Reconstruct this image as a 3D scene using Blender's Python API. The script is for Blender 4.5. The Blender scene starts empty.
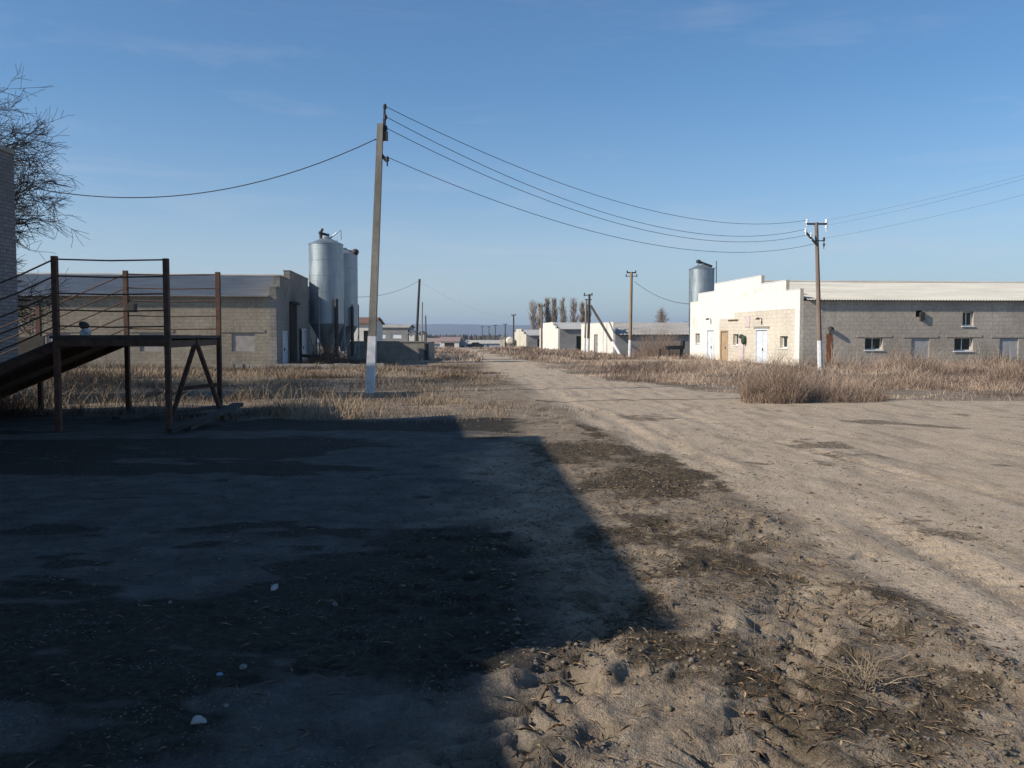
import bpy, math, random
import numpy as np
from mathutils import Vector, Matrix

random.seed(7)
rng = np.random.default_rng(11)
R = math.radians
scene = bpy.context.scene
col = scene.collection

# ------------------------------------------------------------------ camera
F = 900.0                      # focal length in picture widths of 1024
HY = 335.0                     # level line in the photograph
CAMZ = 1.6
cam_d = bpy.data.cameras.new('camera')
cam_d.sensor_width = 36.0
cam_d.lens = F / 1024 * 36
cam_d.clip_start = 0.1
cam_d.clip_end = 20000
cam = bpy.data.objects.new('camera', cam_d)
col.objects.link(cam)
cam.location = (0, 0, CAMZ)
cam.rotation_euler = (R(90) - math.atan(49 / F), 0, 0)
scene.camera = cam

# ------------------------------------------------------------------ sky and sun
SUN_EL = 31.0
SUN_AZ = math.degrees(math.atan2(-.936, -.352)) % 360      # clockwise from +Y
world = bpy.data.worlds.new('World')
scene.world = world
world.use_nodes = True
wn = world.node_tree
sky = wn.nodes.new('ShaderNodeTexSky')
sky.sky_type = 'NISHITA'
sky.sun_disc = False
sky.sun_elevation = R(SUN_EL)
sky.sun_rotation = R(SUN_AZ)
sky.air_density = 1.0
sky.dust_density = 0.5
sky.ozone_density = 4.0
bg = wn.nodes['Background']
tint_ = wn.nodes.new('ShaderNodeMix'); tint_.data_type = 'RGBA'; tint_.blend_type = 'MULTIPLY'
tint_.inputs[0].default_value = 1.0
tint_.inputs[7].default_value = (.63, .92, 1.07, 1)          # clear, cold, very blue winter air
wn.links.new(sky.outputs[0], tint_.inputs[6])
# a few thin streaks of high cloud
tc_ = wn.nodes.new('ShaderNodeTexCoord'); mp_ = wn.nodes.new('ShaderNodeMapping')
mp_.inputs['Rotation'].default_value = (0, R(-14), 0)
mp_.inputs['Scale'].default_value = (2.2, 2.2, 15.0)
wn.links.new(tc_.outputs['Generated'], mp_.inputs['Vector'])
cn_ = wn.nodes.new('ShaderNodeTexNoise'); cn_.inputs['Scale'].default_value = 1.15; cn_.inputs['Detail'].default_value = 7
cn_.inputs['Roughness'].default_value = .6; cn_.inputs['Distortion'].default_value = .5
wn.links.new(mp_.outputs[0], cn_.inputs['Vector'])
cr_ = wn.nodes.new('ShaderNodeValToRGB'); cr_.color_ramp.elements[0].position = .50; cr_.color_ramp.elements[1].position = .82
cr_.color_ramp.elements[0].color = (0, 0, 0, 1); cr_.color_ramp.elements[1].color = (.24, .24, .24, 1)
wn.links.new(cn_.outputs['Fac'], cr_.inputs[0])
cm_ = wn.nodes.new('ShaderNodeMix'); cm_.data_type = 'RGBA'
cm_.inputs[7].default_value = (6.1, 5.9, 6.3, 1)
sp_ = wn.nodes.new('ShaderNodeSeparateXYZ'); wn.links.new(tc_.outputs['Generated'], sp_.inputs[0])
vr_ = wn.nodes.new('ShaderNodeValToRGB')                     # milky veil low over the plain
vr_.color_ramp.interpolation = 'B_SPLINE'
for p_, v_ in ((0.0, .36), (.07, .42), (.14, .14), (.26, .0)):
    e_2 = vr_.color_ramp.elements.new(p_); e_2.color = (v_, v_, v_, 1)
vr_.color_ramp.elements.remove(vr_.color_ramp.elements[-1])
wn.links.new(sp_.outputs[2], vr_.inputs[0])
ad_ = wn.nodes.new('ShaderNodeMath'); ad_.operation = 'ADD'; ad_.use_clamp = True
wn.links.new(cr_.outputs[0], ad_.inputs[0]); wn.links.new(vr_.outputs[0], ad_.inputs[1])
wn.links.new(ad_.outputs[0], cm_.inputs[0])
wn.links.new(tint_.outputs[2], cm_.inputs[6])
wn.links.new(cm_.outputs[2], bg.inputs[0])
bg.inputs[1].default_value = 0.091
sun_d = bpy.data.lights.new('sun', 'SUN')
sun_d.energy = 4.3
sun_d.angle = R(0.5)
sun_d.color = (1.0, 0.90, 0.76)
sun = bpy.data.objects.new('sun', sun_d)
col.objects.link(sun)
a_, e_ = R(SUN_AZ), R(SUN_EL)
to_sun = Vector((math.sin(a_) * math.cos(e_), math.cos(a_) * math.cos(e_), math.sin(e_)))
sun.rotation_euler = to_sun.to_track_quat('Z', 'Y').to_euler()
vs = scene.view_settings
scene.display_settings.display_device = 'sRGB'
vs.view_transform = 'Standard'
vs.look = 'None'
vs.exposure = 0.4
vs.gamma = 1.0
vs.use_curve_mapping = False
scene.cycles.volume_bounces = 0
scene.cycles.max_bounces = 6
scene.cycles.diffuse_bounces = 3
scene.cycles.use_denoising = True
scene.cycles.denoising_prefilter = 'NONE'

# ------------------------------------------------------------------ noise
def _hash(ix, iy, seed):
    h = (ix.astype(np.int64) * 374761393 + iy.astype(np.int64) * 668265263 + seed * 974634777) & 0xFFFFFFFF
    h = ((h ^ (h >> 13)) * 1274126177) & 0xFFFFFFFF
    h = h ^ (h >> 16)
    return (h & 0xFFFFFF) / float(0xFFFFFF)

def vnoise(x, y, seed=0):
    x = np.asarray(x, float); y = np.asarray(y, float)
    ix = np.floor(x); iy = np.floor(y)
    fx = x - ix; fy = y - iy
    fx = fx * fx * fx * (fx * (fx * 6 - 15) + 10); fy = fy * fy * fy * (fy * (fy * 6 - 15) + 10)
    a = _hash(ix, iy, seed); b = _hash(ix + 1, iy, seed)
    c = _hash(ix, iy + 1, seed); d = _hash(ix + 1, iy + 1, seed)
    return (a * (1 - fx) + b * fx) * (1 - fy) + (c * (1 - fx) + d * fx) * fy - .5

def fbm(x, y, seed=0, octs=4, gain=.5):
    t = 0; a = 1.0
    for o in range(octs):
        t = t + a * vnoise(x * 2 ** o + 17.3 * o, y * 2 ** o - 9.1 * o, seed + o)
        a *= gain
    return t

def sstep(a, b, x):
    t = np.clip((np.asarray(x, float) - a) / (b - a), 0, 1)
    return t * t * (3 - 2 * t)

# ------------------------------------------------------------------ terrain
_GY = [-400, 0, 25, 50, 90, 130, 170, 250, 400, 700, 1500, 3000, 6000, 9000]
_GZ = [0, 0, 0, -.3, -.4, -.55, -.9, -1.9, -3.7, -7.2, -13, -18, -20, -20]
def base_z(y):
    return np.interp(y, _GY, _GZ)
# edges of the sandy track, as functions of distance
_LY = [-50, 3.2, 4.43, 6.7, 8.7, 12.5, 18.7, 29, 55, 100, 160, 260]
_LX = [2.9, 2.75, 2.5, 2.45, 2.35, 1.75, 1.25, .3, -1.35, -4.6, -9.8, -20]
_RY = [-50, 20.5, 22, 26, 33, 40, 60, 100, 160, 260]
_RX = [60, 60, 8.0, 5.2, 3.9, 3.1, 1.9, -2.3, -7.6, -16]
def road_masks(x, y):
    lx = np.interp(y, _LY, _LX) + fbm(x * .7, y * .35, 31, 3) * (.35 + .012 * np.abs(y))
    rx = np.interp(y, _RY, _RX) + fbm(x * .7, y * .35, 47, 3) * (.35 + .02 * np.abs(y))
    w = .25 + .012 * np.abs(y)
    m = sstep(-w, w, x - lx) * sstep(-w, w, rx - x) * (1 - sstep(240, 300, y)) * sstep(-60, -40, y)
    # short side track to the right far off
    yc = 70 + .08 * (x - 5)
    m2 = sstep(0, 1.2, 3.2 + fbm(x * .3, y * .3, 5) * 2 - np.abs(y - yc)) * sstep(1, 4, x) * (1 - sstep(12, 15, x))
    return np.maximum(m, m2 * .8)

TRACKS = [((-.55, 2.0), (.15, 4.0), (.75, 5.6), (1.35, 7.6), (1.9, 10.5), (2.3, 14)),
          ((.55, 2.0), (1.05, 3.7), (1.75, 5.4), (2.35, 7.2), (2.9, 10), (3.2, 14)),
          ((2.5, 3.0), (2.9, 5.0), (3.1, 8.0), (2.9, 13), (1.9, 21), (.6, 34))]
def track_h(x, y):
    h = np.zeros_like(x)
    near = (y > 1.5) & (y < 22) & (x > -2) & (x < 10)
    xs = x[near]; ys = y[near]; hh = np.zeros_like(xs)
    for ti, tr in enumerate(TRACKS):
        best = np.full(xs.shape, 9e9); sacc = np.zeros_like(xs); tacc = np.zeros_like(xs)
        s0 = 0
        for (ax, ay), (bx, by) in zip(tr[:-1], tr[1:]):
            dx, dy = bx - ax, by - ay; L = math.hypot(dx, dy)
            s = np.clip(((xs - ax) * dx + (ys - ay) * dy) / L, 0, L)
            px = xs - (ax + dx / L * s); py = ys - (ay + dy / L * s)
            d = np.hypot(px, py)
            sg = np.sign(dx * py - dy * px)
            m = d < best
            best = np.where(m, d, best); sacc = np.where(m, s0 + s, sacc); tacc = np.where(m, d * sg, tacc)
            s0 += L
        wob = fbm(xs * 1.5, ys * 1.5, 80 + ti, 3) * .12
        t = np.abs(tacc + wob)
        rut = 1 - sstep(.13, .21, t)
        lug = np.sin((sacc + np.abs(tacc) * .9) * 2 * math.pi / .19 + (tacc > 0) * math.pi)
        amp = .55 + 1.1 * np.clip(fbm(xs * .8, ys * .8, 90 + ti, 2) + .15, 0, .6)
        fade = (1 - .85 * sstep(5.0, 6.6, ys)) * (1 - sstep(9, 18, ys)) * (.3 if ti == 2 else .85)
        hh += fade * amp * (-.030 * rut + .020 * rut * np.tanh(lug * 2.2) + .022 * np.exp(-((t - .27) / .07) ** 2))
    h[near] = hh
    return h

def ground_z(x, y):
    x = np.atleast_1d(np.asarray(x, float)); y = np.atleast_1d(np.asarray(y, float))
    return base_z(y) + fbm(x * .09, y * .09, 3, 3) * .16 * sstep(14, 40, np.abs(y)) + fbm(x * .35, y * .35, 4, 2) * .05

def ground_detail(x, y, road):
    d = np.hypot(x, y)
    f1 = np.exp(-(d / 26) ** 2); f2 = np.exp(-(d / 12) ** 2); f3 = np.exp(-(d / 8) ** 2)
    rough = (1 - .78 * road) * (.35 + .65 * sstep(-1.8, .2, x))
    lump = fbm(x * 1.9, y * 1.9, 12, 3)
    clod = fbm(x * 7.5, y * 7.5, 13, 2)
    h = rough * (.022 * lump * f1 + .022 * np.maximum(clod - .03, -.12) * f2)
    clod2 = np.clip(fbm(x * 5.5, y * 5.5, 15, 2) - .22, 0, .3)
    h += rough * .13 * clod2 * f2 * np.clip(.4 + 2 * fbm(x * .5, y * .5, 16, 2), 0, 1)
    h += (.30 + .70 * rough) * .017 * fbm(x * 17, y * 17, 14, 3, .65) * f3
    pits = np.clip(fbm(x * 3.1, y * 4.4, 18, 3) - .20, 0, .2)
    h -= rough * .22 * pits * f2
    # low berm beside the track, pushed up by wheels
    lx = np.interp(y, _LY, _LX)
    h += .05 * np.exp(-((x - lx + .35) / .28) ** 2) * np.clip(fbm(x * 1.2, y * 1.2, 19, 3) * 3 + .5, 0, 1.4) * f1
    # long shallow wheel lines on the track
    u = x - lx
    f4 = np.exp(-(d / 34) ** 2) * road
    for k_, (off, wd_) in enumerate(((.55, .16), (.95, .13), (2.05, .16), (2.5, .12), (3.6, .15), (5.1, .16))):
        uu = u - off - fbm(x * .0 + y * .16, y * .05 + k_ * 7, 25 + k_, 3) * .7 - (.10 * np.maximum(9 - y, 0) ** 1.3 if k_ > 3 else 0)
        wob_ = np.clip(.75 + 1.6 * fbm(x * .35, y * .35, 41 + k_, 2), .1, 1.4)
        h += f4 * wob_ * .62 * (-.030 * np.exp(-(uu / wd_) ** 2) + .017 * np.exp(-((np.abs(uu) - wd_ * 1.8) / (wd_ * .6)) ** 2))
        h += f4 * wob_ * .010 * np.exp(-(uu / wd_) ** 4) * np.tanh(2.5 * np.sin(y * 2 * np.pi / .21 + np.abs(uu) * 9)) * np.exp(-(d / 14) ** 2)
    rp = np.random.default_rng(77)                        # boot prints in the soft soil
    for _ in range(46):
        cx, cy, an = rp.uniform(-.1, 2.6), 3.2 + 5.5 * rp.random() ** 1.5, rp.normal(1.2, .7)
        m_ = (np.abs(x - cx) < .3) & (np.abs(y - cy) < .3)
        if not m_.any(): continue
        ax_ = (x[m_] - cx) * np.cos(an) + (y[m_] - cy) * np.sin(an); bx_ = -(x[m_] - cx) * np.sin(an) + (y[m_] - cy) * np.cos(an)
        q_ = np.sqrt((ax_ / .145) ** 2 + (bx_ / (.052 + .012 * np.sin(ax_ * 22))) ** 2)
        h[m_] += -.017 * (1 - sstep(.75, 1.1, q_)) + .007 * np.exp(-((q_ - 1.35) / .28) ** 2) + .004 * np.sin(ax_ * 150) * (1 - sstep(.7, 1, q_))
    return h + track_h(x, y)

# ------------------------------------------------------------------ materials
def new_mat(name):
    m = bpy.data.materials.new(name)
    m.use_nodes = True
    nt = m.node_tree
    b = nt.nodes['Principled BSDF']
    return m, nt, b

def N(nt, t, **kw):
    n = nt.nodes.new(t)
    for k, v in kw.items():
        if k.startswith('i_'):
            n.inputs[k[2:].replace('_', ' ')].default_value = v
        else:
            setattr(n, k, v)
    return n

def ramp(nt, fac, stops):
    r = nt.nodes.new('ShaderNodeValToRGB')
    el = r.color_ramp.elements
    while len(el) > 1:
        el.remove(el[-1])
    el[0].position = stops[0][0]; el[0].color = (*stops[0][1], 1) if len(stops[0][1]) == 3 else stops[0][1]
    for p, c in stops[1:]:
        e = el.new(p); e.color = (*c, 1)
    if fac is not None:
        nt.links.new(fac, r.inputs[0])
    return r.outputs[0]

def noise(nt, vec, scale, detail=4, rough=.55):
    n = nt.nodes.new('ShaderNodeTexNoise')
    n.inputs['Scale'].default_value = scale
    n.inputs['Detail'].default_value = detail
    n.inputs['Roughness'].default_value = rough
    if vec is not None:
        nt.links.new(vec, n.inputs['Vector'])
    return n.outputs['Fac']

def mixc(nt, fac, a, b, mode='MIX'):
    m = nt.nodes.new('ShaderNodeMix')
    m.data_type = 'RGBA'; m.blend_type = mode
    for sock, v in ((m.inputs[0], fac), (m.inputs[6], a), (m.inputs[7], b)):
        if isinstance(v, (int, float)):
            sock.default_value = v
        elif isinstance(v, (tuple, list)):
            sock.default_value = (*v, 1) if len(v) == 3 else v
        else:
            nt.links.new(v, sock)
    return m.outputs[2]

def mth(nt, op, a, b=None, clamp=False):
    m = nt.nodes.new('ShaderNodeMath'); m.operation = op; m.use_clamp = clamp
    for i, v in enumerate((a, b)):
        if v is None: continue
        if isinstance(v, (int, float)): m.inputs[i].default_value = v
        else: nt.links.new(v, m.inputs[i])
    return m.outputs[0]

def bump(nt, b, height, strength=.3, dist=.02):
    n = nt.nodes.new('ShaderNodeBump')
    n.inputs['Strength'].default_value = strength
    n.inputs['Distance'].default_value = dist
    nt.links.new(height, n.inputs['Height'])
    nt.links.new(n.outputs[0], b.inputs['Normal'])

def objvec(nt, scale=None):
    t = nt.nodes.new('ShaderNodeTexCoord')
    if scale is None:
        return t.outputs['Object']
    mp = nt.nodes.new('ShaderNodeMapping')
    mp.inputs['Scale'].default_value = scale
    nt.links.new(t.outputs['Object'], mp.inputs['Vector'])
    return mp.outputs[0]

def wallvec(nt):
    t = nt.nodes.new('ShaderNodeTexCoord')
    s = nt.nodes.new('ShaderNodeSeparateXYZ'); nt.links.new(t.outputs['Object'], s.inputs[0])
    c = nt.nodes.new('ShaderNodeCombineXYZ')
    nt.links.new(mth(nt, 'ADD', s.outputs[0], s.outputs[1]), c.inputs[0])
    nt.links.new(s.outputs[2], c.inputs[1])
    return c.outputs[0], s

def simple(name, c1, c2, scale=3.0, rough=.8, metal=0.0, bmp=.15, stretch=None):
    m, nt, b = new_mat(name)
    v = objvec(nt, stretch)
    n1 = noise(nt, v, scale, 5, .6); n2 = noise(nt, v, scale * 9, 3)
    f = mth(nt, 'ADD', mth(nt, 'MULTIPLY', n1, .7), mth(nt, 'MULTIPLY', n2, .3))
    nt.links.new(ramp(nt, f, [(.34, c1), (.66, c2)]), b.inputs['Base Color'])
    b.inputs['Roughness'].default_value = rough
    b.inputs['Metallic'].default_value = metal
    if bmp:
        bump(nt, b, f, bmp, .02)
    return m

def blockwall(name, c1, c2, mortar, bw=.4, bh=.2, white=None, dirt=(.09, .08, .07), dirtamt=.5, mort=.016):
    """Laid blocks. white = (colour, function building the mask) paints a whitewash over them."""
    m, nt, b = new_mat(name)
    v, sep = wallvec(nt)
    br = nt.nodes.new('ShaderNodeTexBrick')
    nt.links.new(v, br.inputs['Vector'])
    br.inputs['Color1'].default_value = (*c1, 1); br.inputs['Color2'].default_value = (*c2, 1)
    br.inputs['Mortar'].default_value = (*mortar, 1)
    br.inputs['Scale'].default_value = 1.0
    br.inputs['Mortar Size'].default_value = mort
    br.inputs['Mortar Smooth'].default_value = .3
    br.inputs['Brick Width'].default_value = bw
    br.inputs['Row Height'].default_value = bh
    o = objvec(nt)
    n1 = noise(nt, o, .55, 6, .65)
    n2 = noise(nt, o, 7, 5, .7)
    vs_ = objvec(nt, (2.2, 2.2, .22)); n3 = noise(nt, vs_, 1.1, 4, .6)
    c = mixc(nt, 1.0, br.outputs['Color'], ramp(nt, n2, [(.3, (.72, .72, .72)), (.7, (1.15, 1.15, 1.15))]), 'MULTIPLY')
    c = mixc(nt, mth(nt, 'MULTIPLY', ramp(nt, n1, [(.5, (0, 0, 0)), (.72, (1, 1, 1))]), dirtamt), c, dirt)
    c = mixc(nt, .9, c, ramp(nt, noise(nt, o, .28, 3, .5), [(.32, (.80, .79, .78)), (.68, (1.18, 1.18, 1.18))]), 'MULTIPLY')
    if white:
        wc, fn = white
        c = mixc(nt, fn(nt, sep, n1, n2), c, mixc(nt, 1.0, wc, ramp(nt, n2, [(.25, (.86, .86, .86)), (.6, (1.04, 1.04, 1.04))]), 'MULTIPLY'))
    c = mixc(nt, mth(nt, 'MULTIPLY', ramp(nt, n3, [(.56, (0, 0, 0)), (.75, (1, 1, 1))]), dirtamt * .8), c, dirt)
    nt.links.new(c, b.inputs['Base Color'])
    b.inputs['Roughness'].default_value = .92
    hgt = mth(nt, 'SUBTRACT', mth(nt, 'MULTIPLY', n2, .5), br.outputs['Fac'])
    bump(nt, b, hgt, .5, .02)
    return m

# ground material: dirt colours, with shade painted in on the yard, steered by point attributes
def ground_material(name):
    m, nt, b = new_mat(name)
    t = nt.nodes.new('ShaderNodeTexCoord'); o = t.outputs['Object']
    def att(nm):
        a = nt.nodes.new('ShaderNodeAttribute'); a.attribute_name = nm
        return a.outputs['Fac']
    n_big = noise(nt, o, .45, 6, .62)
    n_mid = noise(nt, o, 2.6, 6, .65)
    n_fin = noise(nt, o, 24, 5, .7)
    n_gr = noise(nt, o, 95, 3, .6)
    soil = ramp(nt, n_mid, [(.3, (.165, .126, .090)), (.5, (.255, .202, .147)), (.7, (.36, .293, .216))])
    sand = ramp(nt, n_mid, [(.28, (.395, .308, .220)), (.5, (.46, .364, .264)), (.72, (.53, .428, .316))])
    shade_pad = ramp(nt, n_mid, [(.3, (.055, .051, .046)), (.5, (.088, .082, .075)), (.72, (.140, .131, .120))])  # grit tones lowered so the shaded yard comes out darker
    moss = ramp(nt, n_fin, [(.3, (.038, .029, .019)), (.55, (.095, .073, .048)), (.75, (.19, .147, .100))])
    strk = noise(nt, objvec(nt, (1.6, .30, 1)), 1.6, 6, .68)
    sand = mixc(nt, ramp(nt, strk, [(.36, (.75, .75, .75)), (.50, (0, 0, 0))]), sand, (.255, .204, .152))
    sand = mixc(nt, ramp(nt, noise(nt, objvec(nt, (2.4, .5, 1)), 4.2, 5, .7), [(.56, (0, 0, 0)), (.72, (.7, .7, .7))]), sand, (.53, .44, .34))
    c = mixc(nt, att('shade_pad'), soil, shade_pad)
    sm = mth(nt, 'ADD', att('sand'), mth(nt, 'MULTIPLY', mth(nt, 'SUBTRACT', n_big, .5), .35), True)
    c = mixc(nt, ramp(nt, sm, [(.25, (0, 0, 0)), (.72, (1, 1, 1))]), c, sand)
    mm = mth(nt, 'ADD', att('moss'), mth(nt, 'MULTIPLY', mth(nt, 'SUBTRACT', n_fin, .5), 1.3), True)
    c = mixc(nt, ramp(nt, mm, [(.42, (0, 0, 0)), (.7, (1, 1, 1))]), c, moss)
    dm = mth(nt, 'ADD', att('shade_moss'), mth(nt, 'MULTIPLY', mth(nt, 'SUBTRACT', n_mid, .5), 1.5), True)
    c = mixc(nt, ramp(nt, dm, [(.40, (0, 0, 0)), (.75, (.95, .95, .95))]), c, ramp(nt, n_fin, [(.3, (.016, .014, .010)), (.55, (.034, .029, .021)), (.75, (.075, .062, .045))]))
    c = mixc(nt, 1.0, c, ramp(nt, n_fin, [(.25, (.70, .70, .70)), (.5, (1, 1, 1)), (.78, (1.22, 1.22, 1.22))]), 'MULTIPLY')
    c = mixc(nt, .8, c, ramp(nt, n_gr, [(.28, (.62, .61, .60)), (.5, (1, 1, 1)), (.74, (1.36, 1.36, 1.36))]), 'MULTIPLY')
    # pebbles
    vo = nt.nodes.new('ShaderNodeTexVoronoi'); vo.inputs['Scale'].default_value = 38
    nt.links.new(o, vo.inputs['Vector'])
    peb = mth(nt, 'MULTIPLY', ramp(nt, vo.outputs['Distance'], [(.16, (1, 1, 1)), (.24, (0, 0, 0))]),
              ramp(nt, noise(nt, o, 1.7, 4, .7), [(.5, (0, 0, 0)), (.62, (.8, .8, .8))]))
    c = mixc(nt, peb, c, mixc(nt, .5, (.30, .29, .27), vo.outputs['Color'], 'SOFT_LIGHT'))
    nt.links.new(c, b.inputs['Base Color'])
    b.inputs['Roughness'].default_value = .95
    b.inputs['Specular IOR Level'].default_value = .2
    hh = mth(nt, 'ADD', mth(nt, 'MULTIPLY', n_fin, 1.0), mth(nt, 'ADD', mth(nt, 'MULTIPLY', n_gr, .45), mth(nt, 'MULTIPLY', peb, .5)))
    bump(nt, b, hh, .9, .03)
    return m

def tint_mat(name, stops, rough=.85, trans=0.0):
    m, nt, b = new_mat(name)
    a = nt.nodes.new('ShaderNodeAttribute'); a.attribute_name = 'tint'
    nt.links.new(ramp(nt, a.outputs['Fac'], stops), b.inputs['Base Color'])
    b.inputs['Roughness'].default_value = rough
    b.inputs['Specular IOR Level'].default_value = .25
    return m

M = {}
M['ground'] = ground_material('dirt ground')
M['grass'] = tint_mat('dry grass', [(0, (.055, .040, .030)), (.35, (.130, .092, .064)), (.7, (.225, .160, .108)), (1, (.38, .29, .195))])
M['weed'] = tint_mat('dead weeds', [(0, (.10, .074, .058)), (.5, (.285, .205, .155)), (1, (.50, .38, .285))])
M['green'] = tint_mat('sparse plants', [(0, (.022, .017, .010)), (.45, (.070, .046, .026)), (.72, (.055, .050, .024)), (.85, (.11, .076, .045)), (1, (.19, .14, .085))])
M['leaf'] = tint_mat('fallen leaves', [(0, (.075, .040, .022)), (.5, (.17, .095, .048)), (.8, (.26, .14, .06)), (1, (.34, .26, .16))])
M['gravel'] = tint_mat('stones', [(0, (.085, .075, .064)), (.6, (.20, .178, .150)), (1, (.42, .39, .35))])
M['bark'] = simple('bark', (.028, .022, .019), (.065, .052, .044), 6)
M['twig'] = simple('poplar twigs', (.155, .127, .110), (.265, .22, .188), 2)
M['conc'] = simple('weathered concrete', (.16, .145, .12), (.34, .31, .265), 1.6, .9)
M['pole'] = simple('grey brown pole', (.135, .122, .100), (.30, .275, .23), 2.5, .9, 0, .25, (1, 1, .3))
M['polewood'] = simple('ochre pole', (.19, .135, .08), (.34, .25, .15), 2.5, .9, 0, .2, (1, 1, .3))
M['polewood2'] = simple('brown pole', (.15, .108, .085), (.26, .195, .155), 2.5, .9, 0, .2, (1, 1, .3))
M['poledark'] = simple('tarred pole', (.03, .028, .026), (.07, .062, .055), 2.5, .9)
M['white'] = simple('flaking whitewash', (.46, .46, .47), (.74, .74, .74), 4, .9, 0, .25)
M['iron'] = simple('dark iron', (.018, .016, .016), (.05, .042, .038), 6, .7)
M['rust'] = simple('rusty steel', (.050, .026, .017), (.145, .075, .046), 7, .85)
M['porcelain'] = simple('porcelain', (.75, .76, .78), (.88, .88, .88), 3, .25, 0, 0)
M['wire'] = simple('weathered wire', (.03, .03, .033), (.07, .07, .075), 2, .6, .4, 0)
M['oldwood'] = simple('old grey boards', (.035, .029, .025), (.095, .080, .066), 3, .9, 0, .3, (1, 8, 8))
M['doorwhite'] = simple('pale blue door paint', (.50, .54, .60), (.70, .73, .76), 3, .6)
M['doorrust'] = simple('orange brown boards', (.24, .15, .08), (.50, .38, .24), 4, .85, 0, .3, (6, 6, .5))
M['pinkish'] = simple('faded pink sheet', (.46, .36, .35), (.66, .56, .54), 3)
M['paleblock'] = simple('pale bricked up opening', (.30, .30, .30), (.44, .43, .425), 2.5, .9)
M['duskblock'] = simple('pinkish grey blocked opening', (.27, .24, .215), (.40, .365, .335), 2.5, .9)
M['darkgreen'] = simple('dark green tarp', (.012, .026, .014), (.045, .075, .04), 5)
M['greenpaint'] = simple('green gate paint', (.010, .030, .012), (.030, .065, .026), 3)
M['blackrubber'] = simple('black plastic', (.012, .012, .013), (.03, .03, .03), 4, .6)
M['carpaint'] = simple('dark car paint', (.010, .012, .018), (.022, .026, .034), 4, .3, 0, 0)
M['slate'] = simple('grey corrugated slate', (.25, .235, .212), (.42, .395, .36), 1.1, .9, 0, .15, (1, .4, 1))
M['slatewarm'] = simple('pale corrugated slate', (.36, .342, .30), (.52, .495, .435), .8, .9, 0, .15, (1, .3, 1))
M['slatemid'] = simple('light grey slate', (.30, .295, .285), (.46, .45, .43), .8, .9, 0, .15, (1, .3, 1))
M['tileroof'] = simple('brown roof tiles', (.11, .058, .036), (.24, .135, .09), 2)
M['pinkroof'] = simple('faded red roof', (.22, .155, .14), (.34, .25, .23), 2)
M['cream'] = simple('cream plaster', (.42, .385, .31), (.62, .58, .49), .8, .9)
M['creamwhite'] = simple('whitewashed plaster', (.56, .53, .47), (.75, .72, .65), .7, .9)
M['bluewall'] = simple('blue grey plaster', (.24, .28, .34), (.36, .40, .46), 1)
M['greywall'] = simple('grey plaster', (.19, .185, .18), (.31, .30, .29), .9)
M['trim'] = simple('off white frame paint', (.66, .67, .68), (.82, .82, .81), 3, .6)
m, nt, b = new_mat('window glass'); M['glass'] = m
b.inputs['Base Color'].default_value = (.012, .020, .018, 1); b.inputs['Roughness'].default_value = .12
b.inputs['Specular IOR Level'].default_value = .35

# galvanised silo metal
m, nt, b = new_mat('galvanised sheet'); M['silo'] = m
o = objvec(nt)
n1 = noise(nt, objvec(nt, (1, 1, .25)), 2.5, 5, .6)
nt.links.new(ramp(nt, n1, [(.3, (.22, .265, .29)), (.7, (.37, .42, .445))]), b.inputs['Base Color'])
b.inputs['Metallic'].default_value = .72
nt.links.new(ramp(nt, n1, [(.3, (.42, .42, .42)), (.7, (.60, .60, .60))]), b.inputs['Roughness'])
wv = nt.nodes.new('ShaderNodeTexWave'); wv.wave_type = 'BANDS'; wv.bands_direction = 'Z'
wv.inputs['Scale'].default_value = 3.2
nt.links.new(o, wv.inputs['Vector'])
bump(nt, b, wv.outputs['Fac'], .12, .02)

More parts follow.
